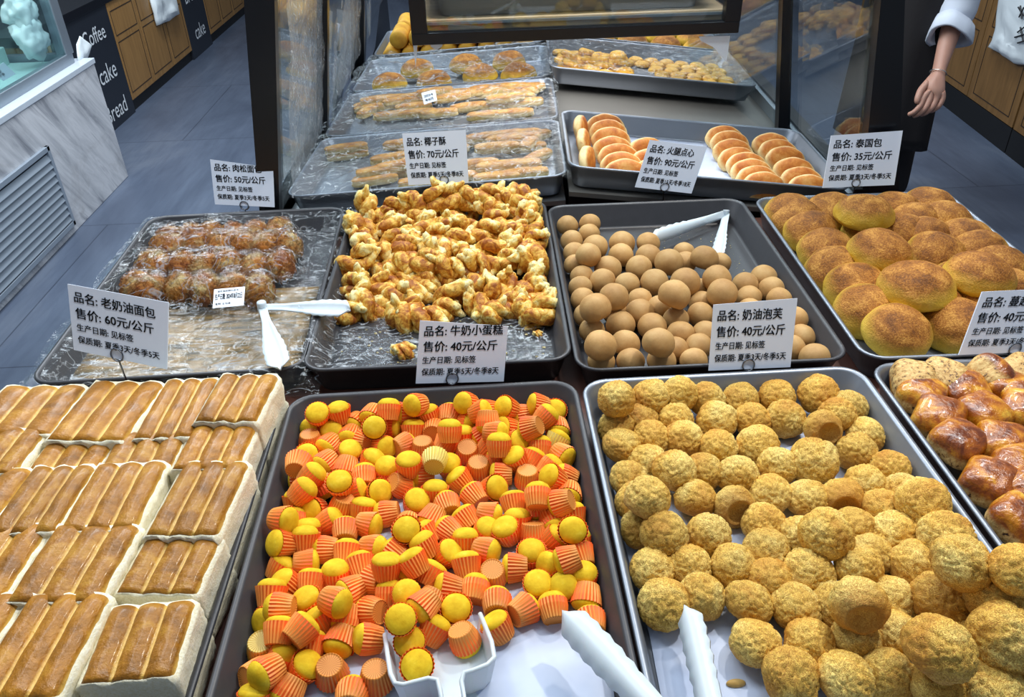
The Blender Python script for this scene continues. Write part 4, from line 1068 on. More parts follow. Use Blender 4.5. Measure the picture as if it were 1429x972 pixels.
for i, (x, y, row, k) in enumerate(FL):
    p = T1.hit(x, y, 0.036); l = T1.local(p); u = min(max(l.x, 0.05), T1.w-0.045); v = min(max(l.y, 0.06), T1.d-0.066); p = T1.P(u, v, 0.0225+0.002*(i % 3))
    FLP.append((u, v))
    t = empty('floss_bun', p, Quaternion((0, 0, 1), T1.R.to_euler().z + 0.12*math.sin(i*2.3)), 'floss-coated bun under plastic, %s from left in the %s row from back' % (od(k), od(row)), 'bun', 'floss buns under plastic')
    link('floss_coat', FB[i % 4], t, None, None, (0.98, 0.92, 1.05)); link('bun_core', CORE, t, None, None, (0.85, 0.82, 0.9))
def liner_mat():
    t = NT('greaseproof_sheet'); n = t.noise(t.coord('Object', (1, 5, 1)), 9, 5, 0.65, 1.0)
    col = t.ramp(n, [(0.34, S(52, 48, 40)), (0.45, S(98, 82, 48)), (0.54, S(146, 112, 50)), (0.66, S(140, 144, 148))])
    return t.finish(t.bsdf(col, 0.45, 0, 0.4))
M['liner'] = liner_mat()
def sheet(name, T, u0, u1, v0, v1, mat, label, h=0.0035, nx=14, ny=14, amp=0.0012, seed=0, ragged=0.004):
    V, Fc = [], []
    for s in (0, 1):
        for j in range(ny+1):
            for i in range(nx+1):
                u, v = u0+(u1-u0)*i/nx, v0+(v1-v0)*j/ny
                e = ragged*noise.noise(Vector((u*20, v*20, seed)))
                V.append(T.P(u+(e if i in (0, nx) else 0), v+(e if j in (0, ny) else 0), h+amp*(1+noise.noise(Vector((u*16, v*16, seed+3))))+s*0.0006))
    N = nx+1; K = N*(ny+1)
    for j in range(ny):
        for i in range(nx):
            a = j*N+i; Fc.append((a, a+N, a+N+1, a+1)); Fc.append((K+a, K+a+1, K+a+N+1, K+a+N))
    edge = [i for i in range(N)]+[j*N+nx for j in range(1, ny+1)]+[ny*N+i for i in range(nx-1, -1, -1)]+[j*N for j in range(ny-1, 0, -1)]
    for a, b in zip(edge, edge[1:]+edge[:1]): Fc.append((a, b, b+K, a+K))
    return tag(link(name, mesh_of(name, V, Fc, mat, True)), label, 'paper')
sheet('tray_liner', T1, 0.022, 0.372, 0.025, 0.33, M['liner'], 'brownish greased paper bare in the front half of the floss bun tray')
sheet('baking_paper', F2, 0.07, 0.380, 0.022, 0.52, M['paper'], 'white baking paper under the mini cakes')
sheet('baking_paper', F3, 0.022, 0.378, 0.022, 0.50, M['paper'], 'white baking paper under the cracked cream puffs', seed=4)
sheet('plastic_liner', T2, 0.024, 0.376, 0.026, 0.27, M['film'], 'thin clear plastic lining the bare front of the twist tray', h=0.0036, amp=0.002, seed=8)
sheet('baking_paper', HT, 0.10, 0.42, 0.02, 0.37, M['paper'], 'white baking paper under the ham snack buns', seed=6)

# ---- ham snack buns standing on edge in rows
def snack_mat():
    t = NT('snack_bun'); c = t.coord('Object', rand=True); g = t.coord('Object'); x, y, z = t.sep(g)
    n = t.noise(c, 34, 5, 0.65, 0.4); f = t.noise(c, 120, 4, 0.7)
    face = t.ramp(n, [(0.32, S(176, 86, 20)), (0.52, S(212, 128, 48)), (0.75, S(236, 178, 98))])
    rim = t.ramp(n, [(0.3, S(236, 194, 120)), (0.7, S(250, 226, 168))])
    rr = t.math('ABSOLUTE', y)
    col = t.mix(t.rng(rr, 0.006, 0.0105, 0, 1), rim, face)
    col = t.mix(t.rng(f, 0.55, 0.7, 0, 0.5), col, S(196, 104, 30))
    return t.finish(t.bsdf(col, 0.5, 0, 0.35, normal=t.bump(f, 0.35, 0.002)))
M['snack'] = snack_mat()
def snack_mesh(seed):
    bm = bmesh.new(); bmesh.ops.create_icosphere(bm, subdivisions=4, radius=1.0)
    for v in bm.verts:
        p = v.co.normalized(); d = 1+0.04*noise.noise(p*2+Vector((seed*2.7, 0, 0)))
        k = (abs(p.y)**2.6 + (p.x*p.x+p.z*p.z)**1.3)**(-1/2.6)
        q = p*k*d; v.co = Vector((q.x*0.047, q.y*0.0135*(1+0.2*q.z), max(q.z, -0.75)*0.034))
    return bm_mesh('ham_snack_bun', bm, M['snack'], True)
SN = [snack_mesh(s) for s in range(3)]
SNP = []
for col_, (pts, yaw) in enumerate((([(295, 585), (305, 650), (330, 735)], 1.35), ([(420, 575), (432, 603), (445, 640), (455, 685), (480, 720), (495, 760), (515, 795)], 0.0), ([(615, 690), (630, 745), (650, 790)], 0.1),
                                  ([(975, 630), (1000, 655), (1015, 695), (1040, 735), (1080, 760), (1105, 792), (1130, 825), (1160, 855)], -0.1), ([(1195, 665), (1225, 695), (1260, 730), (1300, 785), (1335, 830), (1370, 868)], -0.1))):
    for k, (x, y) in enumerate(pts): SNP.append((720+x*.2983, y*.2983+6, col_, k, yaw))
SCN = ('end-on in the left column', 'in the second column', 'in the column behind the card', 'in the fourth column', 'in the rightmost column')
for i, (x, y, col_, k, yaw) in enumerate(SNP):
    p = HT.hit(x, y, 0.028); l = HT.local(p); u = min(max(l.x, 0.05), HT.w-0.05); v = min(max(l.y, 0.03), HT.d-0.03)
    R4 = HT.R.to_quaternion() @ Quaternion((0, 0, 1), yaw+0.06*math.sin(i*2)) @ Quaternion((1, 0, 0), -0.62 if yaw < 1 else -0.35)
    tag(link('ham_snack_bun', SN[i % 3], None, HT.P(u, v, 0.027), R4), 'flat ham snack bun, %s from back %s' % (od(k), SCN[col_]), 'bun', 'ham snack buns standing in rows')

# ---- coconut crisps (long sticks) and cookies
def stick_mat():
    t = NT('coconut_crisp'); c = t.coord('Object', rand=True); g = t.coord('Object'); x, y, z = t.sep(g); n = t.noise(c, 40, 5, 0.65, 0.4); f = t.noise(c, 170, 3, 0.7)
    top = t.ramp(n, [(0.3, S(166, 98, 34)), (0.55, S(204, 148, 70)), (0.8, S(230, 192, 120))])
    side = t.ramp(f, [(0.35, S(196, 160, 84)), (0.65, S(234, 212, 150))])
    return t.finish(t.bsdf(t.mix(t.rng(z, 0.0, 0.008, 0, 1), side, top), 0.55, 0, 0.3, normal=t.bump(f, 0.4, 0.002)))
M['stick'] = stick_mat()
def stick_mesh(seed):
    bm = bmesh.new(); bmesh.ops.create_icosphere(bm, subdivisions=4, radius=1.0)
    for v in bm.verts:
        p = v.co.normalized(); k = (abs(p.x)**5+abs(p.y)**3+abs(p.z)**3)**(-1/3.6)
        q = p*min(k, 1.3)*(1+0.06*noise.noise(p*2.4+Vector((seed*2.2, 0, 0)))); v.co = Vector((q.x*0.052, q.y*0.0175, q.z*0.0125))
    return bm_mesh('coconut_crisp', bm, M['stick'], True)
ST = [stick_mesh(s) for s in range(4)]
def sticks(T, spec, where, grp):
    for i, (x, y, h, a) in enumerate(spec):
        p = T.hit(x, y, h); l = T.local(p); u = min(max(l.x, 0.065), T.w-0.065); v = min(max(l.y, 0.04), T.d-0.04)
        R4 = T.R.to_quaternion() @ Quaternion((0, 0, 1), math.radians(a))
        rw, k = RW[i]
        tag(link('coconut_crisp', ST[i % 4], None, T.P(u, v, h), R4), 'coconut crisp %s, %s from left in %s row' % (where, od(k), od(rw)), 'pastry', grp)
def crop2(t): return [(380+a*.2983, b*.2983, h, an) for a, b, h, an in t]
s1 = crop2([(340, 680, .03, 12), (330, 720, .015, 10), (640, 610, .03, 5), (720, 590, .03, 2), (830, 590, .03, 4), (700, 640, .016, 8), (1010, 590, .03, 8), (1080, 600, .03, 15), (1160, 610, .03, 6), (1000, 640, .02, 0), (1100, 650, .03, 10), (1210, 660, .03, 70), (1260, 590, .02, 60), (1270, 640, .02, 40), (1180, 690, .018, 0), (500, 800, .03, 14), (590, 775, .034, 16), (640, 800, .016, 8), (480, 840, .015, 10), (760, 820, .02, 4), (950, 770, .03, 4), (1060, 780, .03, 0), (1150, 770, .03, -4), (930, 800, .015, 4), (820, 700, .02, 4), (900, 640, .02, 4), (760, 650, .018, 6), (1150, 650, .034, 6), (1050, 690, .03, 0), (560, 740, .018, 12), (700, 750, .02, 8), (700, 850, .016, 6), (860, 830, .018, 4), (1050, 830, .018, 2), (1180, 810, .018, 0), (1230, 740, .018, 50)])
RW = rows_of([(a[0], a[1]) for a in s1], 5); sticks(CA, s1, 'in the nearest tray', 'coconut crisps in the nearest tray')
s2 = crop2([(540, 380, .035, 12), (480, 410, .02, 6), (620, 410, .03, 10), (700, 395, .035, 4), (770, 360, .035, 2), (860, 350, .035, 0), (950, 345, .035, -2), (1100, 325, .03, 0), (820, 400, .035, 6), (700, 445, .03, 12), (600, 470, .03, 16), (840, 455, .04, 14), (900, 440, .04, 10), (980, 440, .03, 20), (1110, 400, .04, -4), (1160, 425, .03, -8), (1090, 460, .04, 6), (1060, 490, .02, 4), (1180, 480, .02, 4), (660, 500, .018, 6), (560, 540, .018, 2), (680, 530, .018, 2), (450, 450, .015, 20), (1240, 370, .02, 80), (920, 500, .018, 10), (560, 430, .034, 8), (660, 360, .03, 4), (760, 430, .045, 8), (1010, 390, .04, 4), (1040, 350, .035, 0), (1180, 340, .03, 2), (1190, 390, .035, 0), (500, 500, .02, 12), (780, 530, .018, 2), (1000, 540, .018, 2), (1130, 530, .018, 0), (430, 520, .02, 70)])
RW = rows_of([(a[0], a[1]) for a in s2], 5); sticks(CB, s2, 'in the second tray', 'coconut crisps in the second tray')
def cookie_mesh(seed):
    V, Fc = lathe([(0.004, 0.0), (0.021, 0.0), (0.0235, 0.004), (0.022, 0.010), (0.015, 0.0155), (0.006, 0.012), (0.001, 0.010)], 40, lambda k, z: 1+0.09*math.cos(k*2*PI/40*10+z*120))
    return mesh_of('ridged_cookie', V, Fc, M['cookie'], True)
M['cookie'] = mottled('butter_cookie', [(0.3, S(206, 140, 40)), (0.55, S(232, 180, 76)), (0.8, S(244, 208, 118))], 60, 0.6, 4, 0.2, vary=0.08)
CK = [cookie_mesh(0)]
ckp = []
for j in range(7):
    for i in range(11):
        u, v = 0.05+i*0.0495+0.012*(j % 2), 0.045+j*0.05
        if 0.245 < u < 0.34 and v < 0.26: continue
        ckp.append((u, v))
ckr = rows_of([(u, -v) for u, v in ckp], 7)
for i, (u, v) in enumerate(ckp):
    if u > 0.56: continue
    hh = 0.0035; rw, k = ckr[i]
    R4 = KT.R.to_quaternion() @ Euler((random.uniform(-.1, .1), random.uniform(-.1, .1), random.uniform(0, 6))).to_quaternion()
    tag(link('ridged_cookie', CK[0], None, KT.P(u, v, hh), R4), 'ridged yellow cookie, %s from left in %s row of rear tray' % (od(k), od(rw)), 'cookie', 'yellow cookies in the rear right tray')
    if u < 0.24 and v < 0.3 and i % 2 == 0:
        tag(link('ridged_cookie', CK[0], None, KT.P(u+0.02, v+0.012, hh+0.0165), R4 @ Quaternion((1, 0, 0), 0.25), (1.15,)*3), 'yellow cookie heaped on %s row, %s from left, rear tray' % (od(rw), od(k)), 'cookie', 'yellow cookies in the rear right tray')
# yellow rolls far back on the left
M['yroll'] = mottled('yellow_roll', [(0.3, S(196, 132, 34)), (0.6, S(226, 172, 56)), (0.85, S(238, 200, 96))], 16, 0.6, 4, 0.2)
V, Fc = lathe([(0.006, -0.075), (0.026, -0.073), (0.031, -0.064), (0.0315, 0.064), (0.026, 0.073), (0.006, 0.075)], 24)
YR = mesh_of('yellow_roll', [(v[0], v[2], v[1]) for v in V], [f[::-1] for f in Fc], M['yroll'], True)
k = 0
for j, (v0, hs) in enumerate(((0.09, (0.035, 0.090)), (0.26, (0.035, 0.090)))):
    for hi, h in enumerate(hs):
        for i in range(8 if hi == 0 else 7):
            R4 = CD.R.to_quaternion() @ Quaternion((0, 0, 1), 0.06*math.sin(i*3+j))
            tag(link('yellow_roll', YR, None, CD.P(0.06+i*0.066+hi*0.033, v0, h), R4), 'yellow bread roll far back, %s from left in the %s %s row' % (od(i), 'upper' if hi else 'lower', 'front' if j == 0 else 'back'), 'roll', 'yellow rolls in the farthest tray')
bg_ = [(0.10, .12), (0.24, .10), (0.38, .13), (0.50, .11), (0.17, .27), (0.33, .28), (0.47, .27)]
for i, (u, v) in enumerate(bg_):
    R4 = CC.R.to_quaternion() @ Quaternion((0, 0, 1), 0.3*math.sin(i*5))
    if True: tag(link('flat_bread', BUNS[i % 5], None, CC.P(u, v, 0.030), R4, (0.95, 0.95, 0.9)), 'brown bun under bluish plastic, third tray on the left, %s' % (('front far left', 'front left', 'front middle', 'front right', 'back left', 'back middle', 'back right')[i]), 'bun', 'buns in the third rear tray')
# breads on the far right stand, behind the cookies
q = KT.P(0.0, 0.42, 0.05); KB = Tray(q, RAD(-2.727), 0.6, 0.4, M['tray_silver'], 'silver tray of round buns at the very back right, behind the cookies', RAD(6.9), 0)
for j in range(3):
    for i in range(5):
        R4 = KB.R.to_quaternion() @ Quaternion((0, 0, 1), i*1.7+j)
        tag(link('brown_bun', BUNS[(i+j) % 5], None, KB.P(0.075+i*0.112, 0.07+j*0.125, 0.027), R4, (0.9,)*3), 'brown bun, back right tray, %s from left in %s row' % (od(i), od(j)), 'bun', 'brown buns at the very back right')

# ---- clear plastic over the trays
def drape(name, T, u0, u1, v0, v1, hfun, label, nx=60, ny=50, amp=0.006, seed=0):
    V, Fc = [], []
    for j in range(ny+1):
        for i in range(nx+1):
            u, v = u0+(u1-u0)*i/nx, v0+(v1-v0)*j/ny
            s = Vector((u*9, v*9, seed))
            du = 0.012*noise.noise(s*1.6+Vector((9, 0, 0))); dv = 0.012*noise.noise(s*1.6+Vector((0, 9, 0)))
            out = max(-u, u-T.w, -v, v-T.d, 0)
            vo = noise.voronoi(Vector((u*13+1.5*noise.noise(s*0.6), v*13, seed)))[0]
            h = hfun(u, v) + amp*noise.noise(s*1.1) + amp*1.3*min(1.0, vo[1]-vo[0]) - amp*0.8 + amp*0.35*noise.noise(s*6)
            h -= min(0.05, out*0.9); h = max(h, 0.012 if out > 0 else 0.010)
            V.append(T.P(u+du, v+dv, h))
    N = nx+1
    for j in range(ny):
        for i in range(nx): a = j*N+i; Fc.append((a, a+1, a+N+1, a+N))
    return tag(link(name, mesh_of(name, V, Fc, M['film'], False)), label, 'plastic film')
def bumps(pts, top, rad, base):
    P = np.array(pts)
    def f(u, v):
        d = np.sqrt(((P-np.array((u, v)))**2).sum(1)).min()
        k = max(0.0, min(1.0, (rad*1.9-d)/(rad*1.3))); k = k*k*(3-2*k)
        return base+(top-base)*k
    return f
drape('plastic_wrap', T1, -0.05, 0.425, -0.03, 0.62, lambda u, v: max(bumps(FLP, 0.062, 0.035, 0.0)(u, v), 0.052 if (u < 0.03 or u > 0.36 or v < 0.03 or v > 0.55) else 0.030), 'crumpled clear plastic wrap over the floss bun tray', 70, 84, 0.007, 1)
drape('plastic_wrap', CA, -0.02, 0.605, -0.012, 0.415, lambda u, v: 0.066, 'clear plastic wrap over the nearest coconut crisp tray', 80, 60, 0.011, 2)
drape('plastic_wrap', CB, -0.02, 0.605, -0.0, 0.42, lambda u, v: 0.072, 'clear plastic wrap over the second coconut crisp tray', 80, 60, 0.014, 3)
drape('plastic_wrap', CC, -0.02, 0.60, 0.0, 0.43, lambda u, v: 0.072, 'bluish crumpled plastic wrap over the third tray on the left', 60, 50, 0.016, 4)
drape('plastic_wrap', KT, 0.0, 0.62, 0.0, 0.41, lambda u, v: 0.060, 'clear plastic wrap over the tray of yellow cookies', 60, 50, 0.007, 5)

# ------------------------------------------------------------------ price cards on wire clips
def price_card(c, ring, y, name, price, s1, s2, label, wid1, foot, tilt=24.0):
    pl0 = at_y(ring[0], ring[1], y); n = Vector((0, -math.cos(math.radians(tilt)), math.sin(math.radians(tilt))))
    def hit(px, py):
        d = Vector(ray(px, py)); o = Vector(CAM); return o + d*((pl0-o).dot(n)/d.dot(n))
    TL, TR, BR, BL = [hit(*p) for p in c]
    t = empty('price_card', pl0, None, label, 'price card', 'price cards among the trays')
    th = n*-0.0022
    child(MB().hexa([BL, BR, BR+th, BL+th, TL, TR, TR+th, TL+th]), 'card_panel', M['card'], t)
    mbw = MB(); e = n*0.0004
    Wd, Hd = (BR-BL).length, (TL-BL).length; ux, uy = (BR-BL).normalized(), (TL-BL).normalized()
    lettering('lettering', [('品名: '+name, 0.06*Wd, 0.765*Hd, 0.175*Hd, wid1*Wd), ('售价: %s元/公斤' % price, 0.06*Wd, 0.52*Hd, 0.175*Hd, 0.83*Wd),
                            ('生产日期: 见标签', 0.06*Wd, 0.325*Hd, 0.12*Hd, 0.60*Wd), ('保质期: 夏季%s天/冬季%s天' % (s1, s2), 0.06*Wd, 0.14*Hd, 0.12*Hd, 0.87*Wd)], M['ink'], t, BL, ux, uy, Hd, 0.0006, 0.019)
    R_ = 0.0085
    mb = MB()
    for off in (0.0016, -0.0045):
        mb.tube([pl0 + n*off + (ux*math.cos(a)+uy*math.sin(a))*R_ + uy*0.002 for a in [2*PI*k/20 for k in range(20)]], 0.0011, 6, True)
    child(mb, 'clip_ring', M['wire'], t, True)
    b = Vector((pl0.x, pl0.y-0.001, pl0.z-R_)); f = Vector((pl0.x, pl0.y+0.004, foot))
    mb = MB().tube([b-n*0.001, (b+f)/2, f], 0.0012, 8)
    child(mb, 'wire_stem', M['wire'], t)
    V, Fc = lathe([(0.001, 0), (0.014, 0), (0.014, 0.003), (0.012, 0.005), (0.001, 0.005)], 20)
    o = link('foot', mesh_of('foot', V, Fc, M['black'])); o.parent = t; o.location = f-pl0
price_card([(94, 396), (235, 422), (233, 515), (103, 488)], (164, 497), 0.955, '老奶油面包', '60', 3, 5, 'white price card reading 60, slanting in front of the floss bun tray', .86, 0.851)
price_card([(293, 222), (381, 234), (383, 289), (300, 285)], (341, 288), 1.572, '肉松面包', '50', 3, 5, 'small white price card reading 50, by the black left post', .78, 0.851)
price_card([(561, 186), (650, 181), (654, 255), (570, 258)], (620, 252), 1.575, '椰子酥', '70', 5, 8, 'white price card reading 70, before the coconut crisps', .64, 0.851)
price_card([(907, 195), (987, 205), (965, 270), (886, 261)], (927, 262), 1.553, '火腿点心', '90', 15, 18, 'tilted white price card reading 90, before the ham snack buns', .76, 0.851)
price_card([(1160, 189), (1260, 182), (1248, 258), (1148, 262)], (1194, 256), 1.54, '泰国包', '35', 3, 5, 'white price card reading 35, before the dark right post', .66, 0.851)
price_card([(586, 447), (709, 455), (703, 532), (580, 535)], (631, 530), 0.944, '牛奶小蛋糕', '40', 5, 8, 'white price card reading 40, standing before the twisted pastries', .88, 0.851)
price_card([(996, 425), (1113, 416), (1103, 512), (989, 517)], (1044, 511), 0.93, '奶油泡芙', '40', 3, 5, 'white price card reading 40, standing in front of the round brown puffs', .78, 0.851)
price_card([(1371, 407), (1482, 402), (1455, 490), (1338, 495)], (1415, 488), 0.927, '蔓越莓包', '40', 3, 5, 'white price card cut off by the right edge, before the big buns', .80, 0.851)

def sticker(T, pts, h, lines, label):
    P = [T.hit(px, py, h) for px, py in pts]; TL, TR, BR, BL = P; n = T.n*0.0006
    t = empty('sticker', BL, None, label, 'label')
    child(MB().hexa([BL, BR, BR+n, BL+n, TL, TR, TR+n, TL+n]), 'label_paper', M['card'], t)
    Wd, Hd = (BR-BL).length, (TL-BL).length; ux, uy = (BR-BL).normalized(), (TL-BL).normalized()
    lettering('print', [(s, u*Wd, v*Hd, z*Hd, w*Wd) for s, u, v, z, w in lines], M['ink'], t, BL+n, ux, uy, Hd, 0.0005, 0.01)
sticker(T1, [(299, 404), (342, 400), (340, 426), (297, 430)], 0.064, [('生产日期: 2024年8月22日', .05, .42, .36, .9), ('配料 见包装', .08, .12, .14, .5), ('请在保质期内食用', .12, .80, .13, .7)], 'white date sticker on the plastic over the floss buns')
sticker(CB, [(588, 130), (607, 125), (610, 140), (592, 146)], 0.085, [('2024', .12, .5, .3, .7), ('年8月', .15, .15, .28, .6)], 'small bluish white sticker on the plastic over the coconut crisps')
gq = [at_x(*p, gx-0.02) for p in ((-12, 99), (5, 87), (22, 103), (5, 113))]
t = empty('shelf_label', gq[3], None, 'small tilted white label inside the glass showcase at the left edge', 'label')
e = Vector((0.002, 0, 0)); child(MB().hexa([gq[0]-e, gq[3]-e, gq[3], gq[0], gq[1]-e, gq[2]-e, gq[2], gq[1]]), 'label_paper', M['card'], t)
lettering('print', [('品名:', 0.018, 0.028, 0.022, None), ('售价:', 0.018, 0.006, 0.018, None)], M['ink'], t, gq[0]+e*0.4, (gq[3]-gq[0]).normalized(), (gq[1]-gq[0]).normalized(), 0, 0.001, 0.01)

# ------------------------------------------------------------------ tongs and scoop
def tong_arm(mb, a, b, side, wmax, w0=0.008, cup=0.004, scal=0.0010, bow=0.0):
    """one arm from the hinge a to the tip b; side = direction across the blade"""
    a, b = Vector(a), Vector(b); ax = (b-a).normalized(); sd = (Vector(side)-ax*Vector(side).dot(ax)).normalized(); up = ax.cross(sd).normalized()
    n = 44; rows = []
    for i in range(n+1):
        s = i/n
        w = w0+(wmax-w0)*min(1, max(0, (s-0.25)/0.45))**1.2
        if s > 0.9: w *= max(0.16, 1-((s-0.9)/0.1)**2*0.85)
        sc = scal*math.sin(s*2*PI*11) if 0.5 < s < 0.97 else 0
        c = a+(b-a)*s + up*(bow*math.sin(PI*s)); row = []
        for th in (0.0, -0.0024):
            for q in (-1, -0.5, 0, 0.5, 1):
                row.append(mb.bm.verts.new(c + sd*(q*(w+(sc if abs(q) == 1 else 0))) + up*(cup*(abs(q)**2)*min(1, s*2)+th - (0.0015 if q == 0 and s > .3 else 0))))
        rows.append(row)
    for r0, r1 in zip(rows, rows[1:]):
        for k in range(4):
            mb.bm.faces.new((r0[k], r0[k+1], r1[k+1], r1[k])); mb.bm.faces.new((r0[5+k], r1[5+k], r1[6+k], r0[6+k]))
        mb.bm.faces.new((r0[0], r1[0], r1[5], r0[5])); mb.bm.faces.new((r0[4], r0[9], r1[9], r1[4]))
    for r in (rows[0], rows[-1]):
        for k in range(4): mb.bm.faces.new((r[k], r[5+k], r[6+k], r[k+1]))
    return mb
def tongs(hinge, tips, sides, label, wmax=0.013, **kw):
    h = Vector(hinge); t = empty('tongs', h, None, label, 'tongs', 'white serving tongs')
    for tip, sd in zip(tips, sides):
        child(tong_arm(MB(), h, tip, sd, wmax, **kw), 'arm', M['white_plastic'], t, True)
    V, Fc = lathe([(0.001, -0.010), (0.007, -0.010), (0.008, -0.008), (0.008, 0.008), (0.007, 0.010), (0.001, 0.010)], 16)
    o = link('hinge', mesh_of('hinge', V, Fc, M['white_plastic'], True)); o.parent = t
Z = (0, 0, 1)
tongs(T1.hit(366, 428, 0.036), [T1.hit(488, 432, 0.068), T1.hit(391, 514, 0.058)], [(0.0, 1.0, 0.25), (1, 0.2, 0.1)], 'white plastic tongs spread over the right rim of the floss bun tray', 0.017, w0=0.007)
tongs(T3.hit(1013, 298, 0.020), [T3.hit(911, 331, 0.030), T3.hit(1002, 361, 0.026)], [(0.2, 0.6, 0.6), (1, 0, 0.5)], 'white plastic tongs in the empty back corner of the round puff tray', 0.013, w0=0.008)
tongs(F2.hit(992, 1075, 0.075), [F2.hit(786, 853, 0.062), F2.hit(880, 1010, 0.010)], [(1.0, 0.35, 0.5), (1, 0.4, 0.3)], 'white plastic tongs entering the mini cake tray from the bottom edge', 0.0165, w0=0.012, cup=0.007)
tongs(F3.hit(1012, 1085, 0.055), [F3.hit(957, 846, 0.050), F3.hit(930, 1060, 0.012)], [(0.85, 0.1, 0.55), (1, 0, 0.2)], 'white plastic tongs lying on the bare paper of the cream puff tray', 0.0135, w0=0.012, cup=0.006)
# scoop
sc = empty('scoop', F2.hit(620, 940, 0.01), None, 'white plastic scoop holding three mini cakes, bottom centre', 'scoop')
rim = [F2.hit(*p, h) for p, h in (((537, 885), .028), ((541, 915), .040), ((545, 940), .046), ((551, 953), .047), ((563, 955), .047), ((598, 946), .047), ((610, 948), .047), ((614, 962), .045), ((622, 1010), .045))]
rim2 = [F2.hit(*p, h) for p, h in (((690, 1000), .045), ((648, 975), .045), ((644, 950), .045), ((648, 938), .047), ((660, 935), .047), ((680, 927), .047), ((690, 917), .046), ((686, 895), .040), ((670, 856), .028))]
cen = F2.hit(615, 915, 0.006)
def wall(path):
    mb = MB(); rows = []
    for p in path:
        l = F2.local(p); c = F2.local(cen)
        b = F2.P(l.x+(c.x-l.x)*0.12, l.y+(c.y-l.y)*0.10, 0.006)
        o = (p-cen); o.z = 0; o = o.normalized()*0.0018
        rows.append([mb.bm.verts.new(q) for q in (p, b, b+o, p+o)])
    for a, b in zip(rows, rows[1:]):
        for k in range(4): mb.bm.faces.new((a[k], b[k], b[(k+1) % 4], a[(k+1) % 4]))
    mb.bm.faces.new(rows[0]); mb.bm.faces.new(rows[-1][::-1])
    return mb
child(wall(rim), 'side_wall', M['white_plastic'], sc); child(wall(rim2), 'side_wall', M['white_plastic'], sc)
child(MB().tube(rim, 0.0024, 10), 'rolled_rim', M['white_plastic'], sc, True); child(MB().tube(rim2, 0.0024, 10), 'rolled_rim', M['white_plastic'], sc, True)
fl = [F2.hit(*p, 0.0048) for p in ((540, 893), (556, 960), (604, 956), (625, 1010), (690, 1000), (650, 950), (684, 925), (668, 866))]
mb = MB(); a = [mb.bm.verts.new(p) for p in fl]; b = [mb.bm.verts.new(p+Vector((0, 0, 0.0016))) for p in fl]
mb.bm.faces.new(b); mb.bm.faces.new(a[::-1])
for i in range(len(fl)): mb.bm.faces.new((a[i], a[(i+1) % len(fl)], b[(i+1) % len(fl)], b[i]))
child(mb, 'scoop_floor', M['white_plastic'], sc)
tag(link('crumb', bm_mesh('crumb', (lambda B: (bmesh.ops.create_icosphere(B, subdivisions=3, radius=0.006), B)[1])(bmesh.new()), M['bun_side'], True), None, F3.hit(1027, 953, 0.007), None, (1.6, 0.7, 0.7)), 'small toasted crumb on the bare paper beside the front right tongs', 'crumb')

# ------------------------------------------------------------------ the person in the right aisle
M['skin'] = plain('skin', S(190, 142, 122), 0.5, 0, 0.05, 30, sss=0.15)
M['shirt'] = plain('white_cotton', S(214, 220, 232), 0.75, 0, 0.03, 20, 0.2)
M['apron'] = plain('dark_brown_cloth', S(26, 21, 23), 0.8, 0, 0.15, 40, 0.2)
M['hair'] = plain('black_hair', S(24, 20, 20), 0.4, 0, 0.2, 90, 0.3)
def skin_mesh(name, V, E, R_, mat, root=0, sub=2):
    m = bpy.data.meshes.new(name); m.from_pydata([tuple(v) for v in V], E, [])
    o = bpy.data.objects.new(name, m); COL.objects.link(o)
    s = o.modifiers.new('s', 'SKIN'); s.use_smooth_shade = True
    b = o.modifiers.new('u', 'SUBSURF'); b.levels = sub; b.render_levels = sub
    lay = m.skin_vertices[0].data
    for i, r in enumerate(R_):
        lay[i].radius = r if isinstance(r, tuple) else (r, r); lay[i].use_root = (i == root)
    dg = bpy.context.evaluated_depsgraph_get(); me = bpy.data.meshes.new_from_object(o.evaluated_get(dg)); me.name = name
    bpy.data.objects.remove(o); me.materials.clear(); me.materials.append(mat)
    me.polygons.foreach_set('use_smooth', [True]*len(me.polygons))
    return me
WR = at_d(1309, 103, 3.0); EL = at_d(1336, 12, 3.03)
SH = Vector((EL.x+0.02, EL.y+0.05, 1.27))
PX, PY = 1.735, 3.36      # where the person stands
V, E, R_ = [], [], []
def av(p, r, prev=None):
    V.append(Vector(p)); R_.append(r); i = len(V)-1
    if prev is not None: E.append((prev, i))
    return i
pel = av((PX+0.03, PY, 0.88), (0.10, 0.13))
sp = av((PX+0.05, PY, 1.08), (0.09, 0.12), pel); ch = av((PX+0.06, PY, 1.26), (0.10, 0.14), sp); nk = av((PX+0.05, PY, 1.42), 0.05, ch)
hd0 = av((PX+0.02, PY, 1.50), (0.07, 0.065), nk); hd1 = av((PX+0.0, PY, 1.60), (0.098, 0.078), hd0); hd2 = av((PX+0.02, PY, 1.69), (0.07, 0.06), hd1)
av((PX-0.105, PY, 1.565), 0.012, hd1)      # nose
sh = av((SH.x, SH.y-0.02, SH.z+0.04), 0.055, ch); el = av(EL, 0.040, sh); fo = av(EL.lerp(WR, 0.35), 0.039, el); fo2 = av(EL.lerp(WR, 0.75), 0.030, fo); wr = av(WR, (0.021, 0.027), fo2)
dn = (at_d(1297, 168, 2.97)-WR).normalized(); fx = Vector((-1, 0.1, 0.05)).normalized(); inn = Vector((0.05, 1, 0))
pm_ = av(WR+dn*0.052+fx*0.004, (0.021, 0.042), wr)
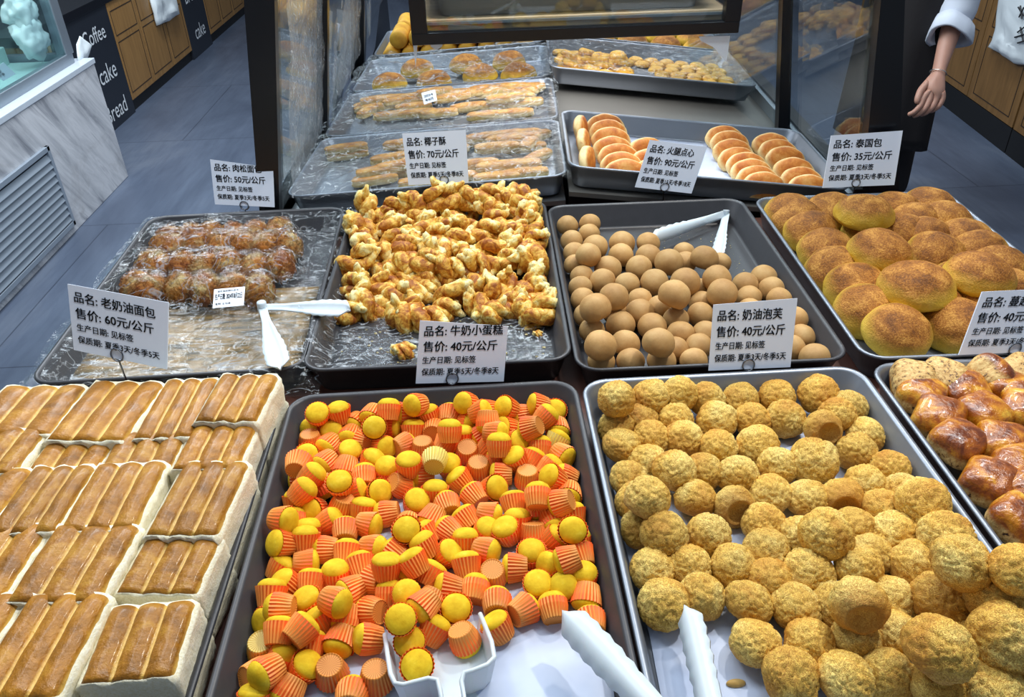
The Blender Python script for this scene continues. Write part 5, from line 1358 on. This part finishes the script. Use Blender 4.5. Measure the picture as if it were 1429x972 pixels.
for off, ln, r, cu in ((0.036, 0.084, 0.0108, 0.2), (0.013, 0.092, 0.0112, 0.3), (-0.010, 0.086, 0.011, 0.4), (-0.032, 0.070, 0.0098, 0.5)):
    kn = av(WR+dn*0.098+fx*off*1.05, 0.014, pm_)
    d1 = (dn+fx*0.12+inn*cu*0.5).normalized(); d2 = (dn+fx*0.3+inn*(cu+0.45)).normalized(); d3 = (dn*0.8+fx*0.4+inn*(cu+0.9)).normalized()
    a1 = av(V[kn]+d1*ln*0.48, r, kn); a2 = av(V[a1]+d2*ln*0.32, r*0.93, a1); av(V[a2]+d3*ln*0.26, r*0.8, a2)
tb = av(WR+dn*0.034+fx*0.034-inn*0.004, 0.016, pm_); t1 = av(WR+dn*0.070+fx*0.058-inn*0.010, 0.0130, tb); t2 = av(WR+dn*0.104+fx*0.062-inn*0.008, 0.0120, t1); av(WR+dn*0.128+fx*0.057, 0.009, t2)
os_ = av((SH.x, PY+0.22, SH.z+0.04), 0.055, ch); oe = av((SH.x-0.02, PY+0.27, 1.0), 0.040, os_); ow = av((SH.x+0.03, PY+0.25, 0.78), 0.027, oe); oh = av((SH.x+0.03, PY+0.25, 0.70), (0.02, 0.036), ow)
for off in (-.03, -.01, .01, .03): k = av(V[oh]+Vector((off, 0, -0.045)), 0.0095, oh); av(V[k]+Vector((-0.005, -0.005, -0.05)), 0.008, k)
k = av(V[oh]+Vector((-0.045, 0, -0.01)), 0.0105, oh); av(V[k]+Vector((-0.005, 0, -0.045)), 0.009, k)
for s in (-1, 1):
    hp = av((PX+0.03, PY+s*0.09, 0.84), 0.085, pel); kn_ = av((PX+0.02, PY+s*0.09, 0.46), 0.058, hp); an = av((PX+0.05, PY+s*0.09, 0.09), 0.038, kn_); av((PX-0.10, PY+s*0.09, 0.045), 0.035, an)
pe = empty('person', (PX, PY, 0), None, 'person in white rolled sleeves and dark apron, arm hanging, beside the glass case', 'person')
def pc(name, me): o = link(name, me); o.parent = pe; o.matrix_parent_inverse = Matrix.Translation(pe.location).inverted(); return o
pc('body', skin_mesh('body', V, E, R_, M['skin']))
# shirt: torso and sleeves, one skinned surface a little larger than the body
V, E, R_ = [], [], []
a = av((PX+0.03, PY, 0.93), (0.135, 0.165)); b = av((PX+0.05, PY, 1.10), (0.12, 0.155), a); c = av((PX+0.06, PY, 1.27), (0.125, 0.17), b); av((PX+0.05, PY, 1.385), (0.075, 0.08), c)
CUF = EL.lerp(WR, 0.28)
s0 = av((SH.x, SH.y-0.02, SH.z+0.04), 0.08, c); s1_ = av(SH.lerp(EL, 0.5), 0.078, s0); s2_ = av(EL, 0.075, s1_); av(CUF, 0.070, s2_)
o0 = av((SH.x, PY+0.22, SH.z+0.04), 0.08, c); o1 = av((SH.x-0.02, PY+0.27, 1.0), 0.075, o0); av((SH.x-0.0, PY+0.262, 0.92), 0.07, o1)
pc('shirt', skin_mesh('shirt', V, E, R_, M['shirt']))
# turned-up cuff
ad = (WR-EL).normalized(); cx = Vector((1, 0, 0)); cx = (cx-ad*cx.dot(ad)).normalized(); cy = ad.cross(cx)
prof = [(0.060, -0.01), (0.077, -0.012), (0.083, 0.02), (0.085, 0.052), (0.081, 0.056), (0.066, 0.048), (0.058, 0.02)]
n = 28; VV, FF = [], []
for r, h in prof:
    for k in range(n):
        an = 2*PI*k/n; q = r*(1+0.06*math.sin(3*an+1)+0.02*math.sin(7*an)); VV.append(CUF+ad*(h-0.004+0.007*math.sin(an*2)) + cx*q*math.cos(an)*0.95+cy*q*math.sin(an)*0.9)
for i in range(len(prof)):
    j = (i+1) % len(prof)
    for k in range(n): FF.append((i*n+k, i*n+(k+1) % n, j*n+(k+1) % n, j*n+k))
pc('rolled_cuff', mesh_of('rolled_cuff', VV, FF, M['shirt'], True))
mb = MB(); wp = WR+dn*-0.004
mb.tube([wp + (cx*math.cos(2*PI*k/24)*0.0285 + cy*math.sin(2*PI*k/24)*0.033) + ad*0.006*math.sin(2*PI*k/24) for k in range(24)], [0.0016+0.0012*max(0, math.sin(2*PI*k/24+3.9)) for k in range(24)], 8, True)
o = pc('bracelet', bm_mesh('bracelet', mb.bm, plain('silver_bangle', S(225, 222, 214), 0.2, 0.9), True)); o['label'] = 'thin silver bangle on the wrist'
# trousers and apron
V, E, R_ = [], [], []
a = av((PX+0.03, PY, 0.95), (0.13, 0.165)); b = av((PX+0.03, PY, 0.84), (0.145, 0.18), a)
for s in (-1, 1):
    k = av((PX+0.025, PY+s*0.085, 0.70), 0.105, b); k = av((PX+0.02, PY+s*0.088, 0.46), 0.088, k); av((PX+0.05, PY+s*0.09, 0.10), 0.072, k)
pc('trousers', skin_mesh('trousers', V, E, R_, M['apron']))
VV, FF = [], []
nx, nz = 26, 18
for s in (0, 1):
    for j in range(nz+1):
        for i in range(nx+1):
            an = PI*(0.42+1.16*i/nx); z = 1.22-0.84*j/nz; fl_ = 1+0.22*j/nz
            rr = 1+0.04*math.sin(i*1.3)*j/nz
            VV.append((PX+0.02+(0.165+0.008*s)*fl_*rr*math.cos(an), PY+(0.20+0.008*s)*fl_*rr*math.sin(an), z))
N = nx+1; K = N*(nz+1)
for j in range(nz):
    for i in range(nx): q = j*N+i; FF.append((q, q+1, q+N+1, q+N)); FF.append((K+q, K+q+N, K+q+N+1, K+q+1))
eg = [i for i in range(N)]+[j*N+nx for j in range(1, nz+1)]+[nz*N+i for i in range(nx-1, -1, -1)]+[j*N for j in range(nz-1, 0, -1)]
for p, q in zip(eg, eg[1:]+eg[:1]): FF.append((p, p+K, q+K, q))
pc('apron', mesh_of('apron', VV, FF, M['apron'], True))
for s in (-1, 1):
    bm = bmesh.new(); bmesh.ops.create_icosphere(bm, subdivisions=3, radius=1.0)
    for v in bm.verts: v.co = Vector((PX-0.02+v.co.x*0.135, PY+s*0.09+v.co.y*0.05, max(0.002, 0.04+v.co.z*0.05*(1.0+0.5*v.co.x))))
    pc('shoe', bm_mesh('shoe', bm, M['black_matte'], True))
bm = bmesh.new(); bmesh.ops.create_icosphere(bm, subdivisions=4, radius=1.0)
for v in bm.verts:
    q = v.co.copy(); k = 1+0.03*noise.noise(q*6); v.co = Vector((PX+0.035+q.x*0.105*k, PY+q.y*0.098*k, 1.655+q.z*0.10*k))
pc('hair', bm_mesh('hair', bm, M['hair'], True))
for s in (-1, 1):
    bm = bmesh.new(); bmesh.ops.create_icosphere(bm, subdivisions=2, radius=0.012); bmesh.ops.translate(bm, verts=bm.verts, vec=(PX-0.078, PY+s*0.032, 1.605)); o = pc('eye', bm_mesh('eye', bm, plain('eye', S(40, 34, 32), 0.2), True))
    bm = bmesh.new(); bmesh.ops.create_icosphere(bm, subdivisions=2, radius=1.0)
    for v in bm.verts: v.co = Vector((PX+0.02+v.co.x*0.02, PY+s*0.080+v.co.y*0.010, 1.585+v.co.z*0.03))
    pc('ear', bm_mesh('ear', bm, M['skin'], True))
bm = bmesh.new(); bmesh.ops.create_icosphere(bm, subdivisions=2, radius=1.0)
for v in bm.verts: v.co = Vector((PX-0.070+v.co.x*0.014, PY+v.co.y*0.024, 1.525+v.co.z*0.007))
pc('mouth', bm_mesh('mouth', bm, plain('lips', S(160, 92, 86), 0.5), True))
